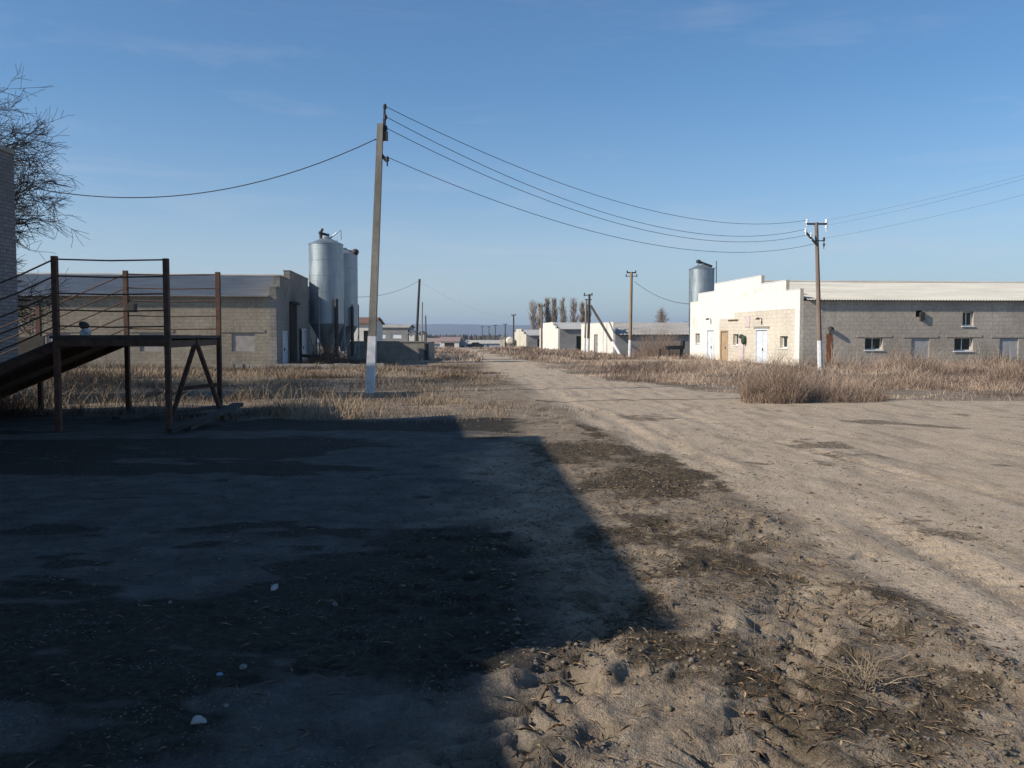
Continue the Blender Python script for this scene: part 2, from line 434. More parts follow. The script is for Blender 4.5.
# ------------------------------------------------------------------ mesh helpers
class MB:
    def __init__(s): s.v = []; s.f = []
    def add(s, vs_, fs):
        k = len(s.v); s.v.extend([tuple(p) for p in vs_]); s.f.extend([tuple(i + k for i in f) for f in fs]); return s
    def box(s, x0, x1, y0, y1, z0, z1, T=None):
        p = [(x0, y0, z0), (x1, y0, z0), (x1, y1, z0), (x0, y1, z0), (x0, y0, z1), (x1, y0, z1), (x1, y1, z1), (x0, y1, z1)]
        if T is not None: p = [T @ Vector(q) for q in p]
        return s.add(p, [(0, 3, 2, 1), (4, 5, 6, 7), (0, 1, 5, 4), (1, 2, 6, 5), (2, 3, 7, 6), (3, 0, 4, 7)])
    def tube(s, pts, rads, n=8, cap=True, square=False):
        pts = [Vector(p) for p in pts]
        if not hasattr(rads, '__len__'): rads = [rads] * len(pts)
        rings = []
        up = Vector((0, 0, 1))
        d0 = (pts[-1] - pts[0]).normalized()
        ref = Vector((0, 1, 0)) if abs(d0.dot(up)) > .9 else up
        for i, p in enumerate(pts):
            d = (pts[min(i + 1, len(pts) - 1)] - pts[max(i - 1, 0)])
            d = d.normalized() if d.length > 1e-9 else d0
            u = d.cross(ref)
            if u.length < 1e-5: u = d.cross(Vector((1, 0, 0)))
            u.normalize(); w = d.cross(u)
            off = math.pi / 4 if square else 0
            rings.append([p + (u * math.cos(2 * math.pi * k / n + off) + w * math.sin(2 * math.pi * k / n + off)) * rads[i] for k in range(n)])
        vs_ = [q for r in rings for q in r]; fs = []
        for i in range(len(pts) - 1):
            for k in range(n):
                fs.append((i * n + k, i * n + (k + 1) % n, (i + 1) * n + (k + 1) % n, (i + 1) * n + k))
        if cap:
            fs.append(tuple(range(n - 1, -1, -1))); fs.append(tuple((len(pts) - 1) * n + k for k in range(n)))
        return s.add(vs_, fs)
    def lathe(s, prof, n=32, cx=0, cy=0):
        vs_ = []; fs = []
        for r, z in prof:
            for k in range(n):
                a = 2 * math.pi * k / n
                vs_.append((cx + r * math.cos(a), cy + r * math.sin(a), z))
        for i in range(len(prof) - 1):
            for k in range(n):
                fs.append((i * n + k, i * n + (k + 1) % n, (i + 1) * n + (k + 1) % n, (i + 1) * n + k))
        fs.append(tuple(range(n - 1, -1, -1))); fs.append(tuple((len(prof) - 1) * n + k for k in range(n)))
        return s.add(vs_, fs)
    def prism(s, poly, axis, a, b):
        """polygon (2D list) extruded along axis 'x','y' or 'z' from a to b"""
        def P(q, t):
            return {'x': (t, q[0], q[1]), 'y': (q[0], t, q[1]), 'z': (q[0], q[1], t)}[axis]
        n = len(poly)
        vs_ = [P(q, a) for q in poly] + [P(q, b) for q in poly]
        fs = [tuple(range(n - 1, -1, -1)), tuple(range(n, 2 * n))] + [(i, (i + 1) % n, n + (i + 1) % n, n + i) for i in range(n)]
        return s.add(vs_, fs)
    def ball(s, c, r, n=8, sz=1.0):
        vs_ = []; fs = []; rings = n // 2
        for i in range(1, rings):
            t = math.pi * i / rings
            for k in range(n):
                a = 2 * math.pi * k / n
                vs_.append((c[0] + r * math.sin(t) * math.cos(a), c[1] + r * math.sin(t) * math.sin(a), c[2] + r * sz * math.cos(t)))
        vs_ += [(c[0], c[1], c[2] + r * sz), (c[0], c[1], c[2] - r * sz)]
        T_, B_ = len(vs_) - 2, len(vs_) - 1
        for i in range(rings - 2):
            for k in range(n):
                fs.append((i * n + k, (i + 1) * n + k, (i + 1) * n + (k + 1) % n, i * n + (k + 1) % n))
        for k in range(n):
            fs.append((k, (k + 1) % n, T_)); fs.append(((rings - 2) * n + (k + 1) % n, (rings - 2) * n + k, B_))
        return s.add(vs_, fs)
    def build(s, name, mat, parent=None, loc=(0, 0, 0), rz=0, smooth=False):
        me = bpy.data.meshes.new(name)
        me.from_pydata(s.v, [], s.f)
        import bmesh
        bm = bmesh.new(); bm.from_mesh(me); bmesh.ops.recalc_face_normals(bm, faces=bm.faces); bm.to_mesh(me); bm.free()
        me.materials.append(mat)
        if smooth:
            me.polygons.foreach_set('use_smooth', [True] * len(me.polygons))
            me.set_sharp_from_angle(angle=R(40))
        ob = bpy.data.objects.new(name, me)
        col.objects.link(ob)
        ob.location = loc; ob.rotation_euler = (0, 0, rz)
        if parent is not None: ob.parent = parent
        return ob

def tag(o, label=None, cat=None, group=None, kind=None):
    if label: o['label'] = label
    if cat: o['category'] = cat
    if group: o['group'] = group
    if kind: o['kind'] = kind
    return o

def thing(name, label, cat, loc=(0, 0, 0), rz=0, group=None):
    o = bpy.data.objects.new(name, None)
    o.empty_display_size = .3
    col.objects.link(o); o.location = loc; o.rotation_euler = (0, 0, rz)
    return tag(o, label, cat, group)

def copy_tree(o, parent=None):
    c = o.copy(); col.objects.link(c)
    if parent is not None: c.parent = parent
    for ch in list(o.children): copy_tree(ch, c)
    return c

def np_mesh(name, verts, faces, mat, attrs=None, smooth=False):
    """verts (n,3), faces (m,k) arrays -> one object"""
    me = bpy.data.meshes.new(name)
    k = faces.shape[1]
    me.vertices.add(len(verts)); me.vertices.foreach_set('co', np.ascontiguousarray(verts, np.float32).ravel())
    me.loops.add(faces.size); me.loops.foreach_set('vertex_index', np.ascontiguousarray(faces, np.int32).ravel())
    me.polygons.add(len(faces))
    me.polygons.foreach_set('loop_start', np.arange(0, faces.size, k, dtype=np.int32))
    if smooth: me.polygons.foreach_set('use_smooth', np.ones(len(faces), bool))
    for nm, arr in (attrs or {}).items():
        at = me.attributes.new(nm, 'FLOAT', 'POINT'); at.data.foreach_set('value', np.ascontiguousarray(arr, np.float32))
    me.update(calc_edges=True); me.validate()
    me.materials.append(mat)
    o = bpy.data.objects.new(name, me); col.objects.link(o)
    return o

def px(x, y, Y):
    """point at distance Y that the photograph shows at picture position x, y"""
    p = math.atan(49 / F); u, v = (x - 512) / F, (384 - y) / F
    d = Vector((u, math.cos(p) + v * math.sin(p), -math.sin(p) + v * math.cos(p)))
    return Vector((0, 0, CAMZ)) + d * (Y / d.y)

def gz(x, y):
    return float(ground_z(x, y)[0])

# ------------------------------------------------------------------ ground sheet
def axis_steps(a, b, fine, growth, far):
    out = list(np.arange(a, b, fine)); s = fine; x = out[-1]
    while x < far:
        s *= growth; x += s; out.append(x)
    return np.array(out)
xp = axis_steps(0.9, 3.6, .017, 1.026, 6000)
xn = axis_steps(-0.9, 1.9, .017, 1.026, 6000)
gx = np.concatenate([-xn[::-1], xp])
gy = list(np.arange(-60, 2.6, 1.2)); y = 2.75
while y < 9000:
    gy.append(y); y += .017 if y < 4.9 else (.0035 * y if y < 60 else .03 * y)
gy = np.array(gy)
GX, GYY = np.meshgrid(gx, gy)
X = GX.ravel(); Y = GYY.ravel()
road = road_masks(X, Y)
Z = ground_z(X, Y) + ground_detail(X, Y, road)
shade_pad = sstep(.55, -.5, X + .035 * Y + fbm(X * .8, Y * .8, 61, 4) * .9) * sstep(18.5, 16.8, Y + fbm(X * .6, Y * .6, 62, 3) * 1.2) * sstep(-14, -10, X)  # gritty yard ground; its colour is darkened to deepen the barn's shade
mz = fbm(X * .55, Y * .40, 71, 5, .6) * 1.15
zone = sstep(-.5, .8, X) * (1 - sstep(-.3, .6, X - np.interp(Y, _LY, _LX))) * sstep(3.0, 4.2, Y + X * .5) * (1 - sstep(17, 22, Y))
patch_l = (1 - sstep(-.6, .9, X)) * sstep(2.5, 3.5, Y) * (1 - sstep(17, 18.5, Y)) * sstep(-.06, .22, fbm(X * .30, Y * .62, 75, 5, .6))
def blob(cx, cy, rx, ry, seed):
    q = np.hypot((X - cx) / rx, (Y - cy) / ry) + fbm(X * 1.3, Y * .9, seed, 4, .6) * .9
    return 1 - sstep(.15, 1.45, q)
litter_m = np.maximum.reduce([blob(1.35, 6.7, .75, 1.7, 171), blob(.95, 8.9, .55, 1.6, 172), blob(1.5, 3.95, .55, .55, 173), blob(.85, 5.4, .4, .6, 174), blob(1.95, 5.0, .4, .5, 175), blob(.45, 11.5, .6, 2.2, 176)])
moss = np.clip(zone * (.40 + mz) + .44 * litter_m * (1 - .8 * road) + zone * (.02 + .75 * np.clip(fbm(X * 2.9, Y * 2.2, 178, 5, .7), -.3, .5)) + patch_l * .25, 0, 1)
shade_moss = np.clip(patch_l * 1.1, 0, 1)  # moss patches in the barn's shade; the shade is painted into their colour
cr = sstep(.0, 1., X - np.interp(Y, _LY, _LX)) * (1 - sstep(19, 24, Y))
moss = np.maximum(moss, .62 * cr * sstep(.22, .55, fbm(X * .55 + Y * .2, Y * .55, 77, 5, .7)))
gf = sstep(16.5, 18, Y) * (1 - road) * (1 - sstep(110, 140, Y))
moss = np.maximum(moss, gf * (.42 + .5 * np.clip(fbm(X * .4, Y * .4, 79, 4), -.4, .4)))
far_brown = sstep(120, 400, Y)
moss = np.maximum(moss, far_brown * .45)
nx = len(gx); ny = len(gy)
ii = np.arange(ny - 1)[:, None] * nx + np.arange(nx - 1)[None, :]
quads = np.stack([ii, ii + 1, ii + 1 + nx, ii + nx], -1).reshape(-1, 4)
onroad = road[quads].mean(1) > .5
def sub_sheet(name, sel):
    q = quads[sel]
    used, inv = np.unique(q, return_inverse=True)
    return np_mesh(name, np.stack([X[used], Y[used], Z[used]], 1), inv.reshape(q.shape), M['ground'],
                   {'sand': road[used], 'moss': moss[used], 'shade_pad': shade_pad[used], 'shade_moss': shade_moss[used]}, True)
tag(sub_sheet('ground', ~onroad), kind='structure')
tag(sub_sheet('dirt_road', onroad), kind='structure')

def surf_z(x, y):
    x = np.asarray(x, float); y = np.asarray(y, float)
    return ground_z(x, y) + ground_detail(x, y, road_masks(x, y))

# far river bank
hx = np.linspace(-5800, 5800, 240); hy = np.linspace(5600, 8600, 40)
HX, HYY = np.meshgrid(hx, hy); hxx = HX.ravel(); hyy = HYY.ravel()
hz = -22 + sstep(5650, 7300, hyy) * (111 + fbm(hxx / 700, hyy / 700, 201, 4) * 34)
ii = np.arange(39)[:, None] * 240 + np.arange(239)[None, :]
hq = np.stack([ii, ii + 1, ii + 241, ii + 240], -1).reshape(-1, 4)
M['hill'] = simple('wooded bank', (.018, .022, .024), (.080, .078, .066), .0016, .95, 0, 0)
tag(np_mesh('hills', np.stack([hxx, hyy, hz], 1), hq, M['hill'], None, True), kind='structure')

# ------------------------------------------------------------------ buildings
YAW = math.atan2(.091, 1.0)

def wall(mb, axis, profile, pos, th, z0=-.6, holes=()):
    """Wall along local x ('x', at y from pos to pos+th) or y ('y', at x from pos to pos+th); profile = [(a,b,top)]"""
    cuts = sorted(set([p for a, b_, h in profile for p in (a, b_)] + [p for h in holes for p in h[:2]]))
    for a, b_ in zip(cuts[:-1], cuts[1:]):
        mid = (a + b_) / 2
        top = [h for (p, q, h) in profile if p <= mid <= q]
        if not top: continue
        z = z0
        for (ha, hb, hz0, hz1) in sorted([h for h in holes if h[0] < mid < h[1]], key=lambda h: h[2]):
            if hz0 > z:
                (mb.box(a, b_, pos, pos + th, z, hz0) if axis == 'x' else mb.box(pos, pos + th, a, b_, z, hz0))
            z = hz1
        (mb.box(a, b_, pos, pos + th, z, top[0]) if axis == 'x' else mb.box(pos, pos + th, a, b_, z, top[0]))

def gable_fill(mb, hw, eave, ridge, y0, y1):
    mb.prism([(-hw, eave - .02), (hw, eave - .02), (0, ridge)], 'y', y0, y1)

def roof_slope(mb, hw, eave, ridge, over, y0, y1, side, pitch=.18, seg=4, amp=.028, th=.02):
    n = int((y1 - y0) / pitch * seg)
    sl = (ridge - eave) / hw
    vs_ = []; fs = []
    for i in range(n + 1):
        yy = y0 + (y1 - y0) * i / n
        c = amp * math.sin(2 * math.pi * i / seg)
        for (xx, zz) in ((side * (hw + over), eave - sl * over), (side * .02, ridge)):
            vs_.append((xx, yy, zz + c + .05)); vs_.append((xx, yy, zz + c + .05 - th))
    for i in range(n):
        k = i * 4; j = k + 4
        fs += [(k, k + 2, j + 2, j), (k + 1, j + 1, j + 3, k + 3), (k, j, j + 1, k + 1), (k + 2, k + 3, j + 3, j + 2)]
    mb.add(vs_, fs)

def ridge_cap(mb, ridge, y0, y1):
    mb.prism([(-.22, ridge + .03), (0, ridge + .14), (.22, ridge + .03), (0, ridge + .10)], 'y', y0, y1)

def fitting(root, kind, axis, a, b_, z0, z1, pos, inward, mat, frame_mat=None):
    """A window or door leaf set in an opening of a wall; inward = +1/-1 into the building along the other axis"""
    def bx(mb, p, q, d0, d1, zz0, zz1):
        lo, hi = sorted((pos + inward * d0, pos + inward * d1))
        if axis == 'x': mb.box(p, q, lo, hi, zz0, zz1)
        else: mb.box(lo, hi, p, q, zz0, zz1)
    f = MB(); t = .07
    if kind == 'window':
        bx(f, a + .003, a + t, .22, .30, z0 + .003, z1 - .003); bx(f, b_ - t, b_ - .003, .22, .30, z0 + .003, z1 - .003)
        bx(f, a + t, b_ - t, .22, .30, z0 + .003, z0 + t); bx(f, a + t, b_ - t, .22, .30, z1 - t, z1 - .003)
        bx(f, (a + b_) / 2 - .025, (a + b_) / 2 + .025, .23, .29, z0 + t, z1 - t)
        w = f.build('window', frame_mat or M['trim'], root)
        g = MB(); bx(g, a + t * .7, b_ - t * .7, .25, .27, z0 + t * .7, z1 - t * .7)
        g.build('pane', M['glass'], w)
        s = MB(); bx(s, a - .06, b_ + .06, -.06, .215, z0 - .06, z0 - .002)
        s.build('sill', M['trim'], w)
        return w
    if kind == 'door':
        m2 = (a + b_) / 2
        wide = (b_ - a) > 1.5
        if wide:
            bx(f, a + .04, m2 - .012, .08, .14, z0 + .02, z1 - .05); bx(f, m2 + .012, b_ - .04, .08, .14, z0 + .02, z1 - .05)
        else:
            bx(f, a + .04, b_ - .04, .08, .14, z0 + .02, z1 - .05)
        d = f.build('door', mat, root)
        fr = MB(); bx(fr, a - .04, a + .035, -.02, .16, z0, z1 + .05); bx(fr, b_ - .035, b_ + .04, -.02, .16, z0, z1 + .05)
        bx(fr, a + .036, b_ - .036, -.02, .16, z1 - .045, z1 + .05)
        fr.build('frame', frame_mat or mat, d)
        h = MB(); bx(h, m2 + .06, m2 + .10, .02, .08, z0 + .95, z0 + 1.15)
        h.build('handle', M['iron'], d)
        return d

# --- right hand barn with whitewashed end wall
def wash_mask(nt, sep, n1, n2):
    # whitewash everywhere except a stepped cream field in the lower middle and right
    x, yv, z = sep.outputs[0], sep.outputs[1], sep.outputs[2]
    jig = mth(nt, 'MULTIPLY', mth(nt, 'SUBTRACT', n2, .5), .25)
    def lt(s, v): return mth(nt, 'LESS_THAN', mth(nt, 'ADD', s, jig), v)
    def gt(s, v): return mth(nt, 'GREATER_THAN', mth(nt, 'ADD', s, jig), v)
    c1 = mth(nt, 'MULTIPLY', gt(x, -3.6), lt(z, 3.15))
    c2 = mth(nt, 'MULTIPLY', mth(nt, 'MULTIPLY', gt(x, -.2), lt(z, 3.55)), gt(z, 3.1))
    cream = mth(nt, 'MAXIMUM', c1, c2)
    outer = mth(nt, 'LESS_THAN', yv, .02)
    corner = mth(nt, 'GREATER_THAN', x, 10.6)
    cream = mth(nt, 'MULTIPLY', cream, mth(nt, 'SUBTRACT', 1.0, corner))
    w = mth(nt, 'MULTIPLY', outer, mth(nt, 'SUBTRACT', 1.0, mth(nt, 'MULTIPLY', cream, .86)))
    worn = ramp(nt, n1, [(.58, (0, 0, 0)), (.70, (.75, .75, .75))])            # paint gone in places
    flake = ramp(nt, n2, [(.60, (0, 0, 0)), (.68, (.5, .5, .5))])
    foot = mth(nt, 'MULTIPLY', mth(nt, 'LESS_THAN', mth(nt, 'ADD', z, mth(nt, 'MULTIPLY', n2, .9)), .95), .6)   # splashed foot of the wall
    gone = mth(nt, 'MAXIMUM', mth(nt, 'MAXIMUM', worn, mth(nt, 'MULTIPLY', flake, .6)), foot)
    return mth(nt, 'MULTIPLY', mth(nt, 'MULTIPLY', w, mth(nt, 'SUBTRACT', 1.0, gone)), .95)
M['gable_r'] = blockwall('cream block end wall with whitewash', (.56, .50, .40), (.64, .575, .47), (.50, .445, .36), .4, .25,
                         ((.74, .70, .66), wash_mask), (.30, .25, .19), .35)
M['block_r'] = blockwall('grey brown block side wall', (.425, .374, .315), (.462, .407, .345), (.39, .343, .29), .4, .25, None, (.17, .135, .105), .5, .022)
M['block_l'] = blockwall('tan block wall', (.28, .240, .185), (.325, .280, .215), (.25, .215, .168), .4, .2, None, (.13, .10, .07), .55)
M['gable_l'] = blockwall('grey block end wall', (.24, .225, .20), (.29, .27, .24), (.19, .178, .16), .4, .2, None, (.05, .045, .04), .7)
M['silicate'] = blockwall('pale silicate brick', (.20, .19, .188), (.26, .245, .24), (.13, .125, .122), .25, .088, None, (.15, .14, .13), .4, .012)

def px_u(x, x0, Xp): return F * Xp * (1 / (x - 430.0) - 1 / (x0 - 430.0))

RW, RB = 22.6, -.35
rr = R(-90) + YAW
lx_ = Vector((math.cos(rr), math.sin(rr))); ly_ = Vector((-math.sin(rr), math.cos(rr)))
corner_r = Vector((17.06, 53.5)); cen = corner_r - lx_ * (RW / 2)
barn_r = thing('barn', 'long block barn with whitewashed stepped end wall behind the right power pole', 'barn',
               (cen.x, cen.y, RB), rr, 'farm barns along the dirt road')
def rpos(x): return RW / 2 - px_u(x, 799.5, 22.0)
def rz_at(x, y):
    Yd = F * 22.0 / (x - 430.0)
    return CAMZ - (y - HY) / F * Yd - RB
gp = [(-11.3, -9.05, 4.66), (-9.05, -4.9, 5.30), (-4.9, 4.95, 5.86), (4.95, 9.15, 5.30), (9.15, 11.3, 4.66)]
g_doors = [(rpos(755.8), rpos(767.5), -.05, 2.32, M['doorwhite']),
           (rpos(720.6), rpos(728), -.05, 2.25, M['doorrust']), (rpos(707), rpos(713.6), -.05, 2.35, M['doorwhite'])]
g_wins = [(rpos(780), rpos(788), rz_at(784, 348), rz_at(784, 336)), (rpos(733), rpos(738.6), rz_at(736, 345), rz_at(736, 334)),
          (rpos(695.3), rpos(699.5), rz_at(697, 343.6), rz_at(697, 333.4))]
wb = MB(); wall(wb, 'x', gp, 0, .22, -.8, [d[:4] for d in g_doors] + g_wins)
wb.build('end_wall', M['gable_r'], barn_r)
cp = MB()
for i, (a, b_, h) in enumerate(gp): cp.box(a + .0, b_ - .0, -.02, .24, h + .002, h + .05)
cp.build('coping', M['white'], barn_r)
for d in g_doors: fitting(barn_r, 'door', 'x', d[0], d[1], d[2], d[3], 0, 1, d[4])
for w in g_wins: fitting(barn_r, 'window', 'x', *w, 0, 1, None)
lt_ = MB(); lt_.box(g_doors[0][0] - .35, g_doors[0][1] + .35, -.03, .0 - .003, 2.37, 2.52); lt_.build('lintel', M['conc'], barn_r)
pn = MB(); pn.box(rpos(745), rpos(750), -.06, -.004, rz_at(747, 327), rz_at(747, 316)); pn.build('notice_board', M['pinkish'], barn_r)
pk = MB(); pk.box(rpos(739.6), rpos(744.6), -.10, -.004, -.02, rz_at(742, 338)); pk.build('leaning_sheet', M['pinkish'], barn_r)
dk = MB(); dk.ball((rpos(743.2), -.14, rz_at(743, 336.5)), .17, 10, 1.0); dk.ball((rpos(746), -.16, rz_at(746, 340)), .20, 10, 1.7); dk.build('hanging_tarp', M['darkgreen'], barn_r, smooth=True)
for xx, yy in ((762, 318.6), (711, 319)):
    lm = MB(); u = rpos(xx); z = rz_at(xx, yy)
    lm.tube([(u, -.004, z - .45), (u, -.05, z), (u, -.3, z + .05)], .025, 6); lm.lathe([(.03, z + .06), (.12, z), (.14, z - .08), (.02, z - .08)], 12, u, -.32)
    lm.build('wall_lamp', M['iron'], barn_r)
rs = MB(); rs.box(rpos(728), rpos(738), -.02, -.004, rz_at(733, 321.3), rz_at(733, 319.6)); rs.build('rusty_strip', M['rust'], barn_r)
# side wall facing the yard
def sy(x):
    k = (x - 512) / F
    return (k * 53.5 - 17.06) / (.996 - .0906 * k)
def sz(x, y): return CAMZ - (y - HY) / F * (53.5 + .0906 * sy(x)) - RB
RL = 58.0
s_wins = [(sy(864.6), sy(882.5), sz(873, 350), sz(873, 337.2)), (sy(954), sy(972.5), sz(963, 351), sz(963, 337.2)),
          (sy(961.5), sy(972.5), sz(967, 326), sz(967, 311.5))]
s_nich = [(sy(911), sy(929), sz(920, 362), sz(920, 337.6)), (sy(999), sy(1018), sz(1008, 362), sz(1008, 337.6))]
step = sy(1008) - sy(920)
holes = list(s_wins) + list(s_nich); extra = sy(1008) + step / 2
holes_w = [(extra + .1, extra + 1.2, s_wins[0][2], s_wins[0][3]), (extra + step + .1, extra + step + 1.2, s_wins[0][2], s_wins[0][3])]
vent = (sy(914.6), sy(921), sz(918, 317), sz(918, 310.5))
wb = MB()
wall(wb, 'y', [(.22, RL, 3.98)], RW / 2 - .38, .38, -.8, holes + holes_w + [vent])
wb.build('side_wall', M['block_r'], barn_r)
wb = MB()
wall(wb, 'y', [(.38, RL, 3.98)], -RW / 2, .38, -.8); gable_fill(wb, RW / 2 - .01, 3.98, 5.75, RL, RL + .38); wall(wb, 'x', [(-RW / 2, RW / 2, 3.96)], RL, .38, -.8)
wb.build('rear_wall', M['block_r'], barn_r)
for w in s_wins + holes_w: fitting(barn_r, 'window', 'y', *w, RW / 2, -1, None)
for n_ in s_nich:
    q = MB(); q.box(RW / 2 - .3, RW / 2 - .07, n_[0], n_[1], n_[2], n_[3]); q.build('blocked_opening', M['paleblock'], barn_r)
for w in [s_wins[0], s_wins[1]] + s_nich:
    q = MB(); q.box(RW / 2 + .003, RW / 2 + .03, w[0] - .55, w[1] + .55, w[3] + .0, w[3] + .14); q.build('lintel', M['block_r'], barn_r)
q = MB(); q.box(RW / 2 - .3, RW / 2 - .25, vent[0], vent[1], vent[2], vent[3]); q.box(RW / 2 - .1, RW / 2 + .16, vent[1] - .15, vent[1] + .1, vent[2] - .2, vent[3] - .1)
q.build('vent_flap', M['iron'], barn_r)
q = MB()
u = sy(829); z = sz(829, 329)
q.tube([(RW / 2, u, z - .3), (RW / 2 + .1, u, z + .05), (RW / 2 + .2, u, z + .1)], .035, 6); q.lathe([(.03, z + .16), (.17, z + .08), (.17, z - .06), (.05, z - .06)], 12, RW / 2 + .19, u)
q.build('wall_lamp', M['iron'], barn_r)
q = MB()
for i in range(9):
    zz0 = .2 + i * .2
    q.box(RW / 2 + .002, RW / 2 + .012 + .001 * (i % 3), u - .16 - .02 * (i % 3), u + .17 + .03 * (i % 2), zz0, zz0 + .2)
q.build('rust_streak', simple('rust streak', (.17, .062, .028), (.26, .115, .058), 5, .95, 0, 0, (3, 3, .6)), barn_r)
rf = MB(); roof_slope(rf, RW / 2, 4.03, 5.72, .30, .42, RL + .6, 1); roof_slope(rf, RW / 2, 4.03, 5.72, .30, .42, RL + .6, -1); ridge_cap(rf, 5.75, .42, RL + .6)
rf.build('roof', M['slatewarm'], barn_r)

# --- left barn with the silos
LW, LB = 19.3, -.3
rl = R(90) + YAW
lx_ = Vector((math.cos(rl), math.sin(rl))); corner_l = Vector((-13.84, 53.0)); cen = corner_l + lx_ * (LW / 2)
barn_l = thing('barn', 'tan block barn with grey slate roof and stepped end wall beside the two silos', 'barn', (cen.x, cen.y, LB), rl, 'farm barns along the dirt road')
lp = [(-9.65, -8.25, 4.70), (-8.25, -4.35, 5.42), (-4.35, 4.35, 6.0), (4.35, 8.25, 5.42), (8.25, 9.65, 4.70)]
def lpos(x): return -LW / 2 + F * 9.0 * (1 / (430.0 - x) - 1 / 153.0)
ldoors = [(lpos(283), lpos(287.5), -.05, 2.1, M['doorwhite']), (lpos(299.5), lpos(301.8), -.05, 2.3, M['poledark']), (lpos(302.3), lpos(306.5), -.05, 2.3, M['doorwhite'])]
wb = MB(); wall(wb, 'x', lp, 0, .38, -.8, [d[:4] for d in ldoors]); wb.build('end_wall', M['gable_l'], barn_l)
cp = MB()
for a, b_, h in lp: cp.box(a - .02, b_ + .02, -.04, .42, h + .002, h + .07)
cp.build('coping', M['conc'], barn_l)
for d in ldoors: fitting(barn_l, 'door', 'x', d[0], d[1], d[2], d[3], 0, 1, d[4])
q = MB(); q.box(lpos(290), lpos(296), -.10, -.004, -.3, 3.9); q.box(lpos(290) - .1, lpos(296) + .1, -.3, -.004, 3.9, 4.05)
q.build('sliding_door', simple('dark stained boards', (.02, .018, .017), (.06, .052, .046), 3, .9, 0, .2, (5, 5, .4)), barn_l)
LL = 46.0
def ly_of(x):
    k = (x - 512) / F     # along the side wall going left from the corner
    return (-13.84 - k * 53.0) / (.996 - .0906 * k)
lw_n = [(ly_of(255), ly_of(232), .95, 2.05)]
lw_more = [(lw_n[0][0] + 5.2 * i, lw_n[0][1] + 5.2 * i, .95, 2.05) for i in range(1, 7)]
wb = MB(); wall(wb, 'y', [(.38, LL, 4.22)], -LW / 2, .38, -.8, lw_n + lw_more); wb.build('side_wall', M['block_l'], barn_l)
wb = MB(); wall(wb, 'y', [(.38, LL, 4.22)], LW / 2 - .38, .38, -.8); wall(wb, 'x', [(-LW / 2, LW / 2, 4.2)], LL, .38, -.8); gable_fill(wb, LW / 2 - .01, 4.22, 5.95, LL, LL + .38)
wb.build('rear_wall', M['block_l'], barn_l)
for n_ in lw_n + lw_more:
    q = MB(); q.box(-LW / 2 + .06, -LW / 2 + .3, n_[0], n_[1], n_[2], n_[3]); q.build('blocked_opening', M['duskblock'], barn_l)
    q = MB(); q.box(-LW / 2 - .03, -LW / 2 - .003, n_[0] - .6, n_[1] + .6, n_[3] + .0, n_[3] + .16); q.build('lintel', M['block_l'], barn_l)
rf = MB(); roof_slope(rf, LW / 2, 4.17, 5.95, .3, .42, LL + .6, 1); roof_slope(rf, LW / 2, 4.17, 5.95, .3, .42, LL + .6, -1); ridge_cap(rf, 5.95, .42, LL + .6)
rf.build('roof', M['slate'], barn_l)

# --- near barn at the left edge, mostly out of the picture; its shadow falls over the yard
barn_n = thing('barn', 'pale brick barn just beyond the left edge that throws its shadow over the yard', 'barn', (-7.90, 6.4, 0), rl, 'farm barns along the dirt road')
wb = MB(); wall(wb, 'x', [(-8.65, -4.72, 4.63), (-4.72, 4.72, 5.31), (4.72, 8.63, 4.79)], 0, .38, -.6); wb.prism([(-4.72, 5.37), (4.72, 5.37), (4.72, 5.63)], 'y', .003, .377); wb.build('end_wall', M['silicate'], barn_n)
cp = MB()
for a, b_, h in [(-8.65, -4.72, 4.63), (-4.72, 4.72, 5.31), (4.72, 8.63, 4.79)]: cp.box(a - .0, b_ + .0, -.03, .41, h + .002, h + .06)
cp.build('coping', M['conc'], barn_n)
wb = MB(); wall(wb, 'y', [(.38, 30, 3.3)], 8.25, .38, -.6); wall(wb, 'y', [(.38, 30, 3.3)], -8.65, .38, -.6); wall(wb, 'x', [(-8.65, 8.63, 3.28)], 30, .38, -.6)
gable_fill(wb, 8.6, 3.3, 4.7, 30, 30.38)
wb.build('side_wall', M['silicate'], barn_n)
rf = MB(); roof_slope(rf, 8.64, 3.25, 4.65, .25, .42, 30.5, 1); roof_slope(rf, 8.64, 3.25, 4.65, .25, .42, 30.5, -1); rf.build('roof', M['slate'], barn_n)

# --- tall brick shed behind the ramp, cut by the left edge
shed = thing('brick_shed', 'tall flat roofed pale brick shed behind the ramp at the left edge', 'shed', (-11.93, 20.0, 0), 0)
wb = MB(); wall(wb, 'x', [(-6.0, 0, 5.90)], 0, .3, -.5); wall(wb, 'x', [(-6.0, 0, 5.90)], 1.5, .3, -.5)
wall(wb, 'y', [(.3, 1.5, 5.90)], -.3, .3, -.5); wall(wb, 'y', [(.3, 1.5, 5.90)], -6.0, .3, -.5, [(.5, 1.3, 0, 2.0)])
wb.build('wall', M['silicate'], shed)
wb = MB(); wb.box(-6.03, .03, -.03, 1.83, 5.903, 6.02); wb.build('roof', M['conc'], shed)
wb = MB(); wb.box(-5.98, -5.92, .503, 1.297, .0, 1.98); wb.build('door', M['oldwood'], shed)

